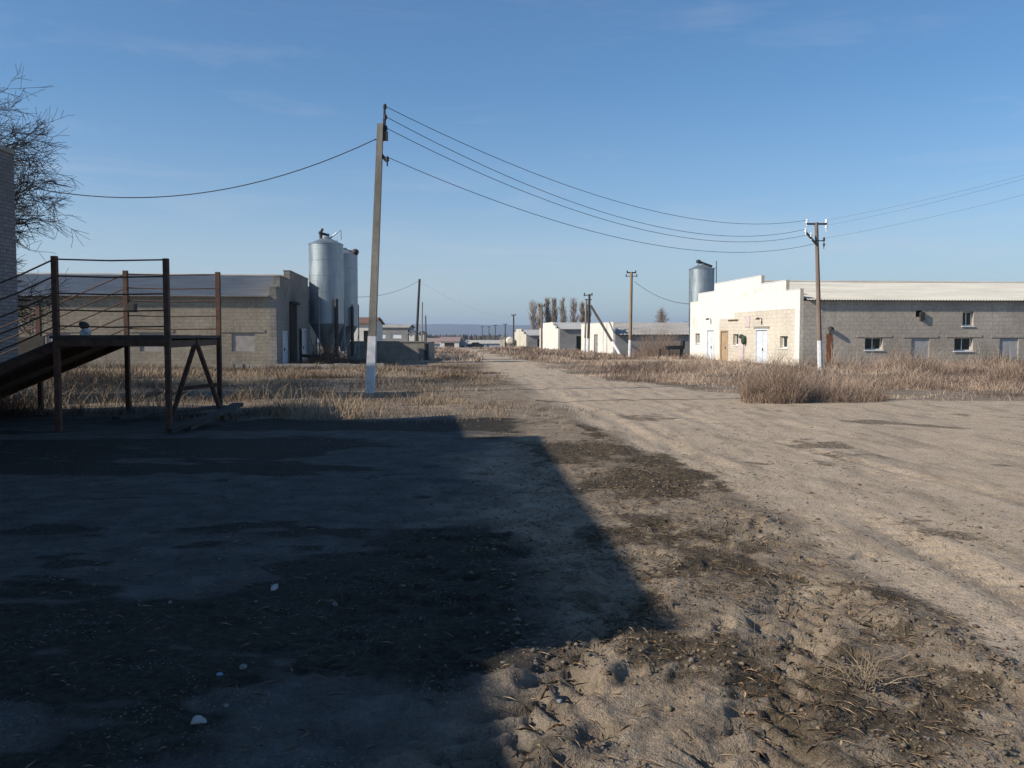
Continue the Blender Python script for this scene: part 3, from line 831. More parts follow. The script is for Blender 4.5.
# --- far barns, right of the road
def far_barn(label, x_near, x_far, Xp, zb, gprof, eave, ridge, L, gm, sm, rm, openings=(), side_open=()):
    W = F * Xp * (1 / (x_far - 430.0) - 1 / (x_near - 430.0))
    Yn = F * Xp / (x_near - 430.0)
    c = Vector(((x_near - 512) / F * Yn, Yn)) - Vector((math.cos(rr), math.sin(rr))) * (W / 2)
    root = thing('barn', label, 'barn', (c.x, c.y, zb), rr, 'farm barns along the dirt road')
    def uu(x): return W / 2 - F * Xp * (1 / (x - 430.0) - 1 / (x_near - 430.0))
    prof = [(-W / 2 + W * a, -W / 2 + W * b_, h) for a, b_, h in gprof]
    ho = [(uu(a), uu(b_), z0, z1) for a, b_, z0, z1, mt in openings]
    wb = MB(); wall(wb, 'x', prof, 0, .22, -1.2, ho); wb.build('end_wall', gm, root)
    for h_, (a, b_, z0, z1, mt) in zip(ho, openings): fitting(root, 'door', 'x', *h_, 0, 1, mt)
    hs = [(s0, s1, z0, z1) for s0, s1, z0, z1, mt in side_open]
    wb = MB(); wall(wb, 'y', [(.22, L, eave)], W / 2 - .38, .38, -1.2, hs); wb.build('side_wall', sm, root)
    for (s0, s1, z0, z1, mt) in side_open:
        q = MB(); q.box(W / 2 - .34, W / 2 - .26, s0, s1, z0, z1); q.build('gate', mt, root)  # on the farthest barn a dark sheet painting the shade of an opening
    wb = MB(); wall(wb, 'y', [(.38, L, eave)], -W / 2, .38, -1.2); wall(wb, 'x', [(-W / 2, W / 2, eave - .02)], L, .38, -1.2); gable_fill(wb, W / 2 - .01, eave, ridge, L, L + .38)
    wb.build('rear_wall', sm, root)
    rf = MB()
    for sd in (1, -1): roof_slope(rf, W / 2, eave - .05, ridge, .3, .42, L + .5, sd, .4, 4, .03)
    rf.build('roof', rm, root)
    cp = MB()
    for a, b_, h in prof: cp.box(a, b_, -.02, .24, h + .002, h + .04)
    cp.build('coping', M['creamwhite'], root)
    return root
far_barn('low white ended barn with long grey slate roof beside the braced pole', 613, 581, 19.0, -.45,
         [(0, 1, 3.38)], 2.15, 3.42, 30, M['creamwhite'], M['greywall'], M['slate'], [(594, 597.5, 0, 2.1, M['greywall'])])
far_barn('white stepped barn with a dark green gate, left of the braced pole', 558, 539.5, 18.0, -.55,
         [(0, .2, 3.2), (.2, .74, 4.0), (.74, .87, 3.5), (.87, 1, 3.05)], 3.0, 4.0, 34, M['creamwhite'], M['greywall'], M['slatemid'], (),
         [(2.6, 6.5, 0, 2.0, M['greenpaint'])])
far_barn('small cream stepped barn, farthest of the row, with a dark shed opening', 526, 514.5, 18.5, -.95,
         [(0, .15, 3.1), (.15, .6, 3.75), (.6, .8, 3.2), (.8, 1, 2.7)], 2.5, 3.6, 30, M['cream'], M['greywall'], M['slatemid'], (),
         [(2.2, 5.5, 0, 1.8, M['iron'])])  # dark sheet paints the shade in the shed opening

# --- small buildings beyond the left barn and at the end of the road
def cottage(name, label, x0, x1, Yd, y_eave, y_ridge, y_base, D, wm, rm, parts=(), ridge_along='x', group=None):
    xc = ((x0 + x1) / 2 - 512) / F * Yd; hw = (x1 - x0) / 2 / F * Yd
    zb = CAMZ - (y_base - HY) / F * Yd; e = (y_base - y_eave) / F * Yd; rdg = (y_base - y_ridge) / F * Yd
    root = thing(name, label, 'building', (xc, Yd, zb), 0, group)
    ho = [(-hw + 2 * hw * a, -hw + 2 * hw * b_, e * z0, e * z1) for a, b_, z0, z1, mt in parts]
    wb = MB(); wall(wb, 'x', [(-hw, hw, e)], 0, .3, -.8, ho)
    wall(wb, 'y', [(.3, D, e)], -hw, .3, -.8); wall(wb, 'y', [(.3, D, e)], hw - .3, .3, -.8); wall(wb, 'x', [(-hw, hw, e)], D, .3, -.8)
    rf = MB(); o_ = .25
    if ridge_along == 'x':
        for t0, t1 in ((-o_, D / 2 + .15), (D + .3 + o_, D / 2 + .15)):
            za, zb2 = e - .05, rdg
            rf.add([(-hw - o_, t0, za), (hw + o_, t0, za), (hw + o_, t1, zb2), (-hw - o_, t1, zb2),
                    (-hw - o_, t0, za + .1), (hw + o_, t0, za + .1), (hw + o_, t1, zb2 + .1), (-hw - o_, t1, zb2 + .1)],
                   [(0, 3, 2, 1), (4, 5, 6, 7), (0, 1, 5, 4), (1, 2, 6, 5), (2, 3, 7, 6), (3, 0, 4, 7)])
        for sx in (-hw, hw - .3): wb.prism([(.02, e), (D + .28, e), (D / 2 + .15, rdg - .02)], 'x', sx + .01, sx + .29)
    else:
        for sd in (1, -1):
            rf.add([(sd * (hw + o_), -o_, e - .05), (0, -o_, rdg), (0, D + .5, rdg), (sd * (hw + o_), D + .5, e - .05),
                    (sd * (hw + o_), -o_, e + .05), (0, -o_, rdg + .1), (0, D + .5, rdg + .1), (sd * (hw + o_), D + .5, e + .05)],
                   [(0, 1, 2, 3), (4, 7, 6, 5), (0, 4, 5, 1), (1, 5, 6, 2), (2, 6, 7, 3), (3, 7, 4, 0)])
        wb.prism([(-hw + .02, e), (hw - .02, e), (0, rdg - .02)], 'y', .01, .29)
    wb.build('wall', wm, root); rf.build('roof', rm, root)
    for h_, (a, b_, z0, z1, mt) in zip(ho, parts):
        q = MB(); q.box(h_[0], h_[1], .16, .22, h_[2], h_[3]); q.build('window' if z0 > .1 else 'door', mt, root)  # on the open shed this sheet is only painted shade
    return root
cottage('brick_hut', 'brown roofed brick hut just right of the silos', 350, 373, 96, 323.5, 317.5, 352, 7, M['creamwhite'], M['tileroof'], [(.6, .85, 0, .75, M['iron'])], 'x', )
cottage('storage_shed', 'long grey shed with two pale window strips behind the concrete wall', 372, 408, 150, 327.5, 324.5, 343, 9, M['greywall'], M['slate'],
        [(.2, .38, .3, .62, M['trim']), (.52, .82, .3, .62, M['trim'])])
cottage('pump_house', 'tiny white house beside the black leaning pole', 409, 414.5, 150, 334, 330.8, 342, 4, M['creamwhite'], M['slatemid'], (), 'y')
cottage('pump_house', 'tiny cream house between the thin far poles left of the road', 419, 424, 170, 334, 331.5, 342, 4, M['cream'], M['tileroof'], (), 'y')
cottage('farmhouse', 'faded pink roofed building left of the open fronted shed', 425, 441, 235, 344, 338.5, 349, 9, M['bluewall'], M['pinkroof'], ())
cottage('open_shed', 'low shed with a wide dark front at the end of the road', 440, 459, 215, 341.5, 337.3, 350.5, 10, M['creamwhite'], M['pinkroof'], [(.24, .76, 0, .85, M['iron'])])  # dark sheet painting the shade inside the open front
cottage('annex', 'blue grey annex right of the open fronted shed', 459.6, 466, 218, 342, 340.3, 350, 7, M['bluewall'], M['slatemid'], [(.3, .6, 0, .6, M['iron'])])
cottage('long_house', 'long low white building with pale roof at the road end', 466.8, 500, 240, 343.5, 340.5, 348.5, 8, M['bluewall'], M['slatewarm'], [(.3, .36, .3, .7, M['iron']), (.6, .66, .3, .7, M['iron'])])
cottage('kiosk', 'narrow cream building left of the round white tank', 499.8, 504.8, 195, 338, 336.3, 349, 4, M['cream'], M['slatemid'], (), 'y')
# round white tank lying on cradles
q = px(509.5, 340.5, 192); tk = thing('storage_tank', 'round white storage tank on legs right of the narrow cream building', 'tank', (q.x, q.y, gz(q.x, q.y)))
zt = q.z - gz(q.x, q.y)
b_ = MB(); b_.tube([(0, -.35, zt), (0, 0, zt), (0, 4, zt), (0, 4.35, zt)], [.45, .8, .8, .45], 20); b_.build('drum', M['creamwhite'], tk, smooth=True)
for yy in (.5, 3.2):
    q = MB(); q.box(-.6, .6, yy, yy + .25, -.3, zt - .6); q.build('cradle', M['conc'], tk)

# concrete wall of the silage pit
Yw = 70.0; cw = thing('concrete_wall', 'thick grey concrete pit wall behind the leaning power pole', 'wall', (px(388, 350, Yw).x, Yw, -.4))
x0, x1 = px(347, 350, Yw).x - px(388, 350, Yw).x, px(424.5, 350, Yw).x - px(388, 350, Yw).x
ztop = px(388, 342.3, Yw).z + .4
b_ = MB(); b_.box(x0, x1, 0, .5, -.5, ztop); b_.box(x1 - .5, x1, .5, 9, -.5, ztop); b_.build('slab', M['conc'], cw)
b_ = MB(); b_.box(x0, x1 + .04, -.05, .55, ztop + .003, ztop + .09); b_.build('cap', M['conc'], cw)
b_ = MB(); b_.box(x1 + .05, x1 + .3, -.15, .5, -.5, ztop - .1); b_.build('end_shade', M['iron'], cw)  # dark slab painting the shade on the wall's right end

# low kerb in front of the left barn
ke = thing('concrete_kerb', 'low whitish concrete kerb along the weeds before the left barn', 'kerb', (px(290, 362, 51).x, 51, -.35))
b_ = MB()
for i in range(9):
    b_.box(-3.2 + i * .95, -3.2 + i * .95 + .92, -.1 + random.uniform(-.02, .02), .1, -.2, .32 + random.uniform(-.03, .03))
b_.build('kerb_stones', M['conc'], ke)
b_ = MB(); b_.tube([(-3.3, -.15, 0), (-3.25, -.15, .5), (-2.7, -.15, .45), (-2.65, -.15, 0)], .028, 6); b_.build('pipe_loop', M['conc'], ke)

# ------------------------------------------------------------------ silos
def silo(label, x, y, zt, zcone, r, group, hat, ladder_a, legs=True, zb=-.35):
    root = thing('feed_silo', label, 'silo', (x, y, zb), 0, group)
    h0, h1 = zcone - zb, zt - zb
    b_ = MB(); prof = []
    nb = 5
    for i in range(nb):
        za, zb_ = h0 + (h1 - h0) * i / nb, h0 + (h1 - h0) * (i + 1) / nb
        prof += [(r + .012, za), (r + .012, za + .05), (r, za + .06), (r, zb_ - .002)]
    prof += [(r + .03, h1), (r + .03, h1 + .03)]
    b_.lathe(prof, 48); b_.build('barrel', M['silo'], root, smooth=True)
    b_ = MB(); b_.lathe([(r + .04, h1 + .032), (r * .3, h1 + .42), (r * .3, h1 + .52), (.02, h1 + .54)], 48); b_.build('cap', M['silo'], root, smooth=True)
    if legs:
        b_ = MB(); b_.lathe([(.2, .75), (.2, .95), (r - .02, h0 - .003)], 40); b_.build('hopper', M['silo'], root, smooth=True)
        for k in range(6):
            a = 2 * math.pi * (k + .3) / 6
            q = MB(); q.tube([((r + .05) * math.cos(a), (r + .05) * math.sin(a), -.3), ((r + .05) * math.cos(a), (r + .05) * math.sin(a), h0 + 1.6)], .05, 4, square=True)
            q.build('leg', M['silo'], root)
        q = MB()
        for k in range(6):
            a = 2 * math.pi * (k + .3) / 6; a2 = 2 * math.pi * (k + 1.3) / 6
            q.tube([((r + .05) * math.cos(a), (r + .05) * math.sin(a), .2), ((r + .05) * math.cos(a2), (r + .05) * math.sin(a2), h0 - .5)], .025, 4)
        q.build('brace', M['silo'], root)
    # ladder
    a = ladder_a; q = MB(); er = Vector((math.cos(a), math.sin(a), 0)); et = Vector((-math.sin(a), math.cos(a), 0))
    for sd in (-.2, .2): q.tube([er * (r + .15) + et * sd + Vector((0, 0, .3)), er * (r + .15) + et * sd + Vector((0, 0, h1 + .5))], .022, 4)
    z = .5
    while z < h1 + .4:
        q.tube([er * (r + .15) + et * -.2 + Vector((0, 0, z)), er * (r + .15) + et * .2 + Vector((0, 0, z))], .015, 4); z += .3
    q.build('ladder', M['silo'], root)
    return root, h1
s1, h1 = silo('nearer of the two tall galvanised silos by the left barn, auger spout on top', -12.32, 60, 7.55, 2.35, 1.12, 'galvanised feed silos', True, R(75))
b_ = MB(); b_.tube([(-.25, -.2, h1 + .3), (-.3, -.25, h1 + .75), (-.16, -.2, h1 + 1.05)], [.12, .10, .08], 10); b_.tube([(-.3, -.2, h1 + .75), (.25, -.1, h1 + .62)], .09, 8)
b_.ball((-.3, -.25, h1 + .78), .15, 8, .8); b_.build('auger_head', M['iron'], s1, smooth=True)
b_ = MB(); b_.tube([(.3, 0, h1 + .45), (.75, -.1, h1 + .8), (1.0, -.1, h1 + .95), (1.02, -.1, h1 + .35)], .045, 6); b_.build('filler_pipe', M['silo'], s1)
b_ = MB(); b_.tube([(.85, -1.05, .5), (.85, -1.05, 4.3)], .13, 8); b_.build('drop_pipe', M['iron'], s1)
b_ = MB(); b_.box(-.3, .3, -.3, .3, .3, .78); b_.tube([(0, -.2, .5), (-1.6, -.6, .6)], .1, 8); b_.build('auger_boot', M['iron'], s1)
s2, h2 = silo('farther galvanised silo partly hidden behind the first, with a round dark cap vent', -12.45, 66.5, 7.45, 2.25, 1.09, 'galvanised feed silos', True, R(80))
b_ = MB(); b_.ball((1.0, -.3, h2 + .20), .27, 12, .9); b_.tube([(0, 0, h2 + .45), (.9, -.3, h2 + .22)], .07, 8); b_.build('cap_vent', M['iron'], s2, smooth=True)
b_ = MB(); b_.tube([(.85, -1.0, .4), (.85, -1.0, 4.0)], .12, 8); b_.build('drop_pipe', M['iron'], s2)
s3, h3 = silo('galvanised silo rising behind the whitewashed barn', 17.3, 82.5, 7.55, 2.4, 1.14, 'galvanised feed silos', True, R(70))
b_ = MB(); b_.tube([(-.5, -.2, h3 + .75), (-.1, -.2, h3 + .62), (.9, -.2, h3 + .28)], [.14, .12, .1], 8); b_.ball((-.35, -.2, h3 + .72), .24, 8, .8); b_.build('auger_head', M['iron'], s3, smooth=True)
b_ = MB(); b_.tube([(1.2, -.6, h3 - 1.6), (1.2, -.6, h3 + .75)], .035, 6); b_.tube([(1.2, -.6, h3 + .1), (.8, -.5, h3 + .1)], .03, 6); b_.build('handrail', M['iron'], s3)

# ------------------------------------------------------------------ poles and wires
def insulator(root, p, mat, r=.06, h=.15):
    q = MB(); q.lathe([(r * .35, -h * .9), (r * .4, 0), (r, .01), (r * .8, h * .45), (r * 1.05, h * .5), (r * .6, h), (.01, h * 1.05)], 10)
    q.v = [(a + p[0], b + p[1], c + p[2]) for a, b, c in q.v]
    return q.build('insulator', mat, root, smooth=True)

def pole(label, base, top, r0, r1, mat, white_h=0, n=8, square=False, group='utility poles along the road'):
    base = Vector(base); top = Vector(top) - base
    root = thing('utility_pole', label, 'utility pole', base, 0, group)
    d = top.normalized()
    b_ = MB(); b_.tube([-d * .6, top * .5, top], [r0, (r0 + r1) / 2 * 1.01, r1], n, True, square); b_.build('shaft', mat, root, smooth=not square)
    if white_h:
        f = white_h / top.length; rr_ = r0 + (r1 - r0) * f
        b_ = MB(); b_.tube([-d * .3, d * white_h * .6, d * white_h], [r0 * 1.03 + .008, (r0 + rr_) / 2 + .012, rr_ + .008], n, True, square)
        b_.build('painted_base', M['white'], root, smooth=not square)
    return root, top
# leaning pole in front
P1b = px(370, 392, 25.0); P1b.z = -.05
P1t = px(380.5, 124, 25.0)
p1, t1 = pole('tall grey brown leaning power pole with a white painted foot, nearest the camera', P1b, P1t, .155, .112, M['pole'], 1.62, 4, True)
b_ = MB(); b_.tube([t1 + Vector((.02, 0, -.5)), t1 + Vector((.10, 0, 0)), t1 + Vector((.12, 0, .50))], [.05, .045, .025], 6)
b_.box(t1.x - .02, t1.x + .2, t1.y - .05, t1.y + .05, t1.z - .45, t1.z - .2); b_.build('top_bracket', M['iron'], p1)
b_ = MB(); b_.tube([t1 + Vector((-.05, 0, -.75)), t1 + Vector((.16, -.02, -1.0))], .05, 6); b_.build('side_hook', M['iron'], p1)
for q in ((.12, 0, .40), (.13, 0, .12), (.14, 0, -.18), (.18, -.02, -1.02)): insulator(p1, t1 + Vector(q), M['blackrubber'], .055, .14)
b_ = MB(); b_.tube([t1 + Vector((-.16, 0, -.42)), t1 + Vector((0, 0, -.42))], .02, 6); 
b_.build('cable_hook', M['iron'], p1)

# right pole
P2b = px(820.5, 374, 47.0); P2t = px(816.3, 222.5, 47.0)
p2, t2 = pole('brown power pole with white foot and crossarm before the right barn', P2b, P2t, .135, .10, M['polewood2'], 1.75)
b_ = MB(); b_.box(t2.x - .5, t2.x + .55, -.05 + t2.y, .05 + t2.y, t2.z - .12, t2.z - .03); b_.build('crossarm', M['iron'], p2)
b_ = MB(); b_.tube([t2 + Vector((0, -.12, -1.15)), t2 + Vector((-.55, -.15, -.55))], .06, 6); b_.build('angled_arm', M['iron'], p2)
b_ = MB(); b_.tube([t2 + Vector((-.05, -.1, -.95)), t2 + Vector((.42, -.1, -.95))], .03, 6); b_.build('short_arm', M['iron'], p2)
for q in ((-.48, 0, -.02), (.52, 0, -.02), (-.58, -.15, -.5), (-.3, -.15, -.75), (.52, 0, -.30)): insulator(p2, t2 + Vector(q), M['porcelain'], .075, .19)
for q in ((.38, -.1, -.92), (.38, -.1, -1.22)): insulator(p2, t2 + Vector(q), M['blackrubber'], .06, .15)

P3b = px(630, 357, 85.0); P3t = px(631.5, 272, 85.0)
p3, t3 = pole('ochre pole with wide crossarm and white foot before the long slate roof', P3b, P3t, .17, .13, M['polewood'], 1.6)
b_ = MB(); b_.box(t3.x - .45, t3.x + .45, t3.y - .05, t3.y + .05, t3.z - .12, t3.z + .0); b_.box(t3.x - .55, t3.x + .55, t3.y - .05, t3.y + .05, t3.z - .42, t3.z - .36); b_.build('crossarm', M['iron'], p3)
for sx in (-.4, .4, -.5, .5): insulator(p3, t3 + Vector((sx, 0, 0 if abs(sx) < .45 else -.36)), M['blackrubber'], .06, .15)

P4b = px(588, 355.5, 96.0); P4t = px(589.5, 294, 96.0)
p4, t4 = pole('dark pole propped by a sloping strut before the white shed', P4b, P4t, .16, .12, M['poledark'], 1.8)
b_ = MB(); e0 = px(591, 306, 95.8) - P4b; e1 = px(619, 353, 88.0) - P4b; m_ = e0.lerp(e1, .78)
b_.tube([e0, m_], .13, 8); b_.build('strut', M['poledark'], p4)
b_ = MB(); b_.tube([m_ + (e1 - e0) * .004, e1 + (e1 - e0) * .04], .14, 8); b_.build('painted_strut_foot', M['white'], p4)
b_ = MB(); b_.tube([(-.38, 0, t4.z - .6), (.38, 0, t4.z - .6)], .05, 6); b_.tube([(-.5, 0, t4.z - .15), (.4, 0, t4.z - .1)], .05, 6); b_.build('crossarm', M['iron'], p4)
for sx in (-.4, .4): insulator(p4, (sx, 0, t4.z - .08), M['blackrubber'], .08, .2)
p5, t5 = pole('thinner pole with whitewashed foot just left of the propped pole', px(584.5, 354.5, 98.0), px(586.5, 299, 98.0), .11, .1, M['pole'], 1.8)

def small_pole(label, x0, y0, x1, y1, Yd, mat, r=.14, arm=True):
    p_, t_ = pole(label, px(x0, y0, Yd), px(x1, y1, Yd), r, r * .8, mat, 0)
    if arm:
        b_ = MB(); b_.box(t_.x - .42, t_.x + .42, t_.y - .06, t_.y + .06, t_.z - .22, t_.z - .08); b_.build('crossarm', M['iron'], p_)
        for sx in (-.36, .36): insulator(p_, (t_.x + sx, t_.y, t_.z - .08), M['blackrubber'], .09, .24)
    return p_, t_
small_pole('brown pole with short crossarm before the white stepped barn', 541.6, 349.5, 541.6, 305, 118, M['polewood2'])
small_pole('dark pole with double crossarm left of the cream stepped barn', 513.6, 348.5, 513.6, 314.5, 185, M['poledark'], .17)
small_pole('far pole behind the round white tank', 505.2, 348, 505.2, 324, 230, M['poledark'], .15)
small_pole('far thin pole second left of the round white tank', 495.3, 348, 495.3, 325, 260, M['poledark'], .13)
small_pole('far thin pole third left of the round white tank', 489, 347.5, 489, 326.5, 290, M['poledark'], .13)
small_pole('faintest far pole, by the left end of the long white building', 482.3, 347.5, 482.3, 326.5, 320, M['poledark'], .13)
p6, t6 = small_pole('black pole leaning slightly behind the concrete wall', 415.8, 352, 419.6, 279, 98, M['poledark'], .15, False)
small_pole('thin brown pole between the black pole and the road', 421.6, 349, 422.4, 302, 150, M['pole'], .13, False)
small_pole('thin pole with a lamp bracket at the end of the concrete wall', 426.5, 352, 425.6, 315.5, 105, M['poledark'], .08, False)

def wire(label, p, q, sag, r=.013, group=None, n=28):
    p = Vector(p); q = Vector(q); mid = (p + q) / 2
    pts = []
    for i in range(n + 1):
        t = i / n; s = p.lerp(q, t); s.z -= sag * 4 * t * (1 - t); pts.append(s - mid)
    o = MB().tube(pts, r, 5).build('power_line', M['wire'], None, mid)
    return tag(o, label, 'wire', group)
g = 'wires from the front pole to the right pole'
W2 = P2t
wire('topmost wire from the front pole to the right pole crossarm', P1t + Vector((.13, 0, .48)), W2 + Vector((-.48, 0, .12)), 1.25, .0095, g)
wire('second wire down from the front pole to the right pole', P1t + Vector((.14, 0, .20)), W2 + Vector((-.58, -.15, -.36)), 1.45, .0095, g)
wire('third wire down from the front pole to the right pole', P1t + Vector((.14, 0, -.10)), W2 + Vector((-.3, -.15, -.6)), 1.45, .0095, g)
wire('lowest wire from the front pole to the right pole', P1t + Vector((.18, -.02, -.9)), W2 + Vector((-.1, -.1, -1.1)), 1.30, .0095, g)
# line leaving the right pole towards a pole beyond the picture's right edge
P7b = Vector((30, 24, gz(30, 24))); P7t = Vector((30, 24, 11.4))
g = 'wires from the right pole out of the picture'
for k, (o0, o1, lb) in enumerate((((.52, 0, .12), (.4, 0, 0), 'uppermost faint wire rising right from the right pole'),
                                  ((.52, 0, -.15), (-.4, 0, -.2), 'middle faint wire rising right from the right pole'),
                                  ((.38, -.1, -.82), (0, 0, -.8), 'lowest faint wire rising right from the right pole'))):
    wire(lb, W2 + Vector(o0), P7t + Vector(o1), .7, .0042, g)
p7, t7 = pole('pole out of the picture on the right', P7b, P7t, .16, .13, M['polewood2'])
# cable from the front pole to the left
pc = P1t + Vector((-.16, 0, -.42)); endc = Vector((-17.9, 25.4, 7.3))
wire('single sagging cable from the front pole to the bare tree', pc, endc, 1.72, .014)
wire('slack cable from the ochre pole to the whitewashed barn', P3t + Vector((.3, 0, -.9)), Vector((15.45, 76, 4.2)), .55, .022)
wire('thin cable from the silos to the black pole', Vector((-12.0, 66.5, 4.4)), P6t if False else px(418.5, 281, 98), .5, .016)
wire('faint wire from the black pole towards the far village', px(419.5, 281, 98), px(513.6, 316, 185), 1.2, .006, None)
# thin dark line across the track, built as a tube
xs = np.linspace(.55, 7.4, 60); ys = 21.4 + (xs - .5) * .22 + np.sin(xs * .6) * .10
zs = surf_z(xs, ys) + .015
mid = Vector((4, 22, 0)); tag(MB().tube([Vector(p_) - mid for p_ in zip(xs, ys, zs)], .0055, 5).build('cable', M['blackrubber'], None, mid), 'thin black line across the sandy track', 'cable')

# ------------------------------------------------------------------ loading ramp
lr = thing('loading_ramp', 'rusty cattle loading ramp with plank deck and wire rails at left', 'ramp', (-6.5, 16.8, 0))
def L(v): return Vector(v) - Vector((-6.5, 16.8, 0))
YN, YF = 14.7, 19.0
DZ = 1.52
def post(x, yd, zt, r=.062, zb=-.2):
    b_ = MB(); b_.tube([L((x, yd, zb)), L((x, yd, zt))], r, 4, True, True); return b_.build('post', M['rust'], lr)
xa, xb = -7.43, -5.62
fa, fb = -8.12, -6.18
post(xa, YN, 2.88, .060); post(xb, YN, 2.84, .058); post(fa, YF, 2.95); post(fb, YF, 2.92); post(-9.97, YF, 2.19); post(-11.9, YF, 1.4)
def rail(p, q, r=.014):
    b_ = MB(); p = L(p); q = L(q)
    b_.tube([p, p.lerp(q, .5) - Vector((0, 0, .02)), q], r, 6); return b_.build('rail', M['rust'], lr)
NZ = (2.83, 2.56, 2.28, 2.01, 1.75); FZ = (2.88, 2.59, 2.32, 2.01, 1.74)
for z_ in NZ: rail((xa, YN, z_), (xb, YN, z_ - .01), .014)
for z_ in FZ: rail((fa, YF, z_), (fb, YF, z_ - .01), .014)
SL = .42
for z_ in NZ: rail((xa, YN, z_), (-8.60, YN, z_ - SL * 1.17), .014)        # sloping rails down the ramp
for z_ in FZ: rail((fa, YF, z_), (-12.2, YF, z_ - SL * 4.08), .014)
def skew(yd): return -.60 * (yd - YN) / (YF - YN)
def slab(mb, xl, xr, ya, yb, za, zb_, sl=0.0):
    p_ = []
    for zt in (za, zb_):
        for (xx, yy) in ((xl, ya), (xr, ya), (xr, yb), (xl, yb)):
            p_.append(L((xx + skew(yy), yy, zt + (sl if xx == xl else 0))))
    mb.add(p_, [(0, 3, 2, 1), (4, 5, 6, 7), (0, 1, 5, 4), (1, 2, 6, 5), (2, 3, 7, 6), (3, 0, 4, 7)])
b_ = MB(); nb = 9
for i in range(nb):
    ya = YN - .05 + (YF - YN + .1) * i / nb
    j_ = random.uniform(-.005, .005)
    slab(b_, xa - .1, xb + .06, ya, ya + (YF - YN + .1) / nb - .015, DZ + .02 + j_, DZ + .075 + j_)
b_.build('deck', M['oldwood'], lr)
b_ = MB()
for yd in (YN, (YN + YF) / 2, YF): slab(b_, xa - .05, xb + .05, yd - .05, yd + .05, DZ - .10, DZ + .012)
for xx in (xa, xb - .02): slab(b_, xx - .04, xx + .04, YN + .06, YF - .06, DZ - .13, DZ - .01)
b_.build('deck_frame', M['rust'], lr)
b_ = MB()
for i in range(10):                                          # planks running down to the left
    ya = YN + .42 + (YF - YN - .42) * i / 10; yb = ya + (YF - YN - .42) / 10 - .012
    slab(b_, -12.0, xa - .12, ya, yb, DZ - .04, DZ + .02, -SL * 4.4)
b_.build('incline', M['oldwood'], lr)
b_ = MB()
for yd in (YN + .47, (YN + YF) / 2, YF - .08): slab(b_, -12.0, xa - .12, yd - .05, yd + .05, DZ - .17, DZ - .043, -SL * 4.4)
b_.build('stringer', M['rust'], lr)
# A shaped trestle under the road end
tx, ty = -5.78, 16.6
b_ = MB(); b_.tube([L((-5.85, 16.6, DZ - .1)), L((-6.25, 16.35, -.05))], .05, 4, True, True); b_.build('leg', M['rust'], lr)
b_ = MB(); b_.tube([L((-5.8, 16.6, DZ - .1)), L((-5.38, 16.8, -.05))], .05, 4, True, True); b_.build('leg', M['rust'], lr)
b_ = MB(); b_.tube([L((-6.06, 16.42, .62)), L((-5.48, 16.72, .68))], .045, 4, True, True); b_.build('crossbar', M['rust'], lr)
b_ = MB(); b_.box(*(fa + 6.5 + .03, fa + 6.5 + .2), YF - 16.8 - .1, YF - 16.8 + .08, 2.08, 2.26); b_.build('latch_box', M['iron'], lr)
b_ = MB(); b_.box(fa + 6.5 + .15, fa + 6.5 + 1.0, YF - 16.8 - .3, YF - 16.8 - .24, 1.36, 1.45); b_.build('name_board', M['white'], lr)
# boards lying about the ramp
def board(label, p, q, w, t, mat=None):
    p = Vector(p); q = Vector(q); d = q - p; Ln = d.length; mid = (p + q) / 2
    o = MB().box(-Ln / 2, Ln / 2, -w / 2, w / 2, -t / 2, t / 2)
    ob = o.build('plank', mat or M['oldwood'], None, mid)
    ob.rotation_euler = d.to_track_quat('X', 'Z').to_euler()
    return tag(ob, label, 'plank', 'loose planks by the ramp')
board('long grey plank lying under the ramp deck', (-7.15, 16.2, .1), (-6.0, 18.6, .12), .22, .06)
board('plank propped on rubble beside the right ramp post', (-5.45, 14.95, .04), (-5.15, 16.9, .30), .2, .06)
board('short plank at the foot of the right ramp post', (-5.52, 14.45, .06), (-5.1, 14.85, .22), .16, .07)
board('dark board set on edge against the far ramp post', (-10.3, 18.8, 1.3), (-9.75, 18.8, 1.32), .05, .5, M['poledark'])
# rag hung on the rail
rg = thing('plastic_bag', 'crumpled white bag with dark top caught on the ramp wire', 'bag', (-7.05, 14.9, DZ + .07))
def lump(c, r, sx, sy_, sz_, seed):
    m_ = MB().ball(c, r, 14, 1.0); out = []
    for (a, b__, c_) in m_.v:
        k = 1 + .5 * float(fbm(np.array([a * 9 + c_ * 7]), np.array([b__ * 9 - c_ * 5]), seed, 3)[0])
        out.append((c[0] + (a - c[0]) * k * sx, c[1] + (b__ - c[1]) * k * sy_, c[2] + (c_ - c[2]) * k * sz_))
    m_.v = out; return m_
lump((0, 0, .055), .085, 1.1, .8, .75, 301).build('bag', M['white'], rg)
lump((-.03, 0, .16), .085, 1.0, .7, .8, 305).build('dark_top', M['poledark'], rg)

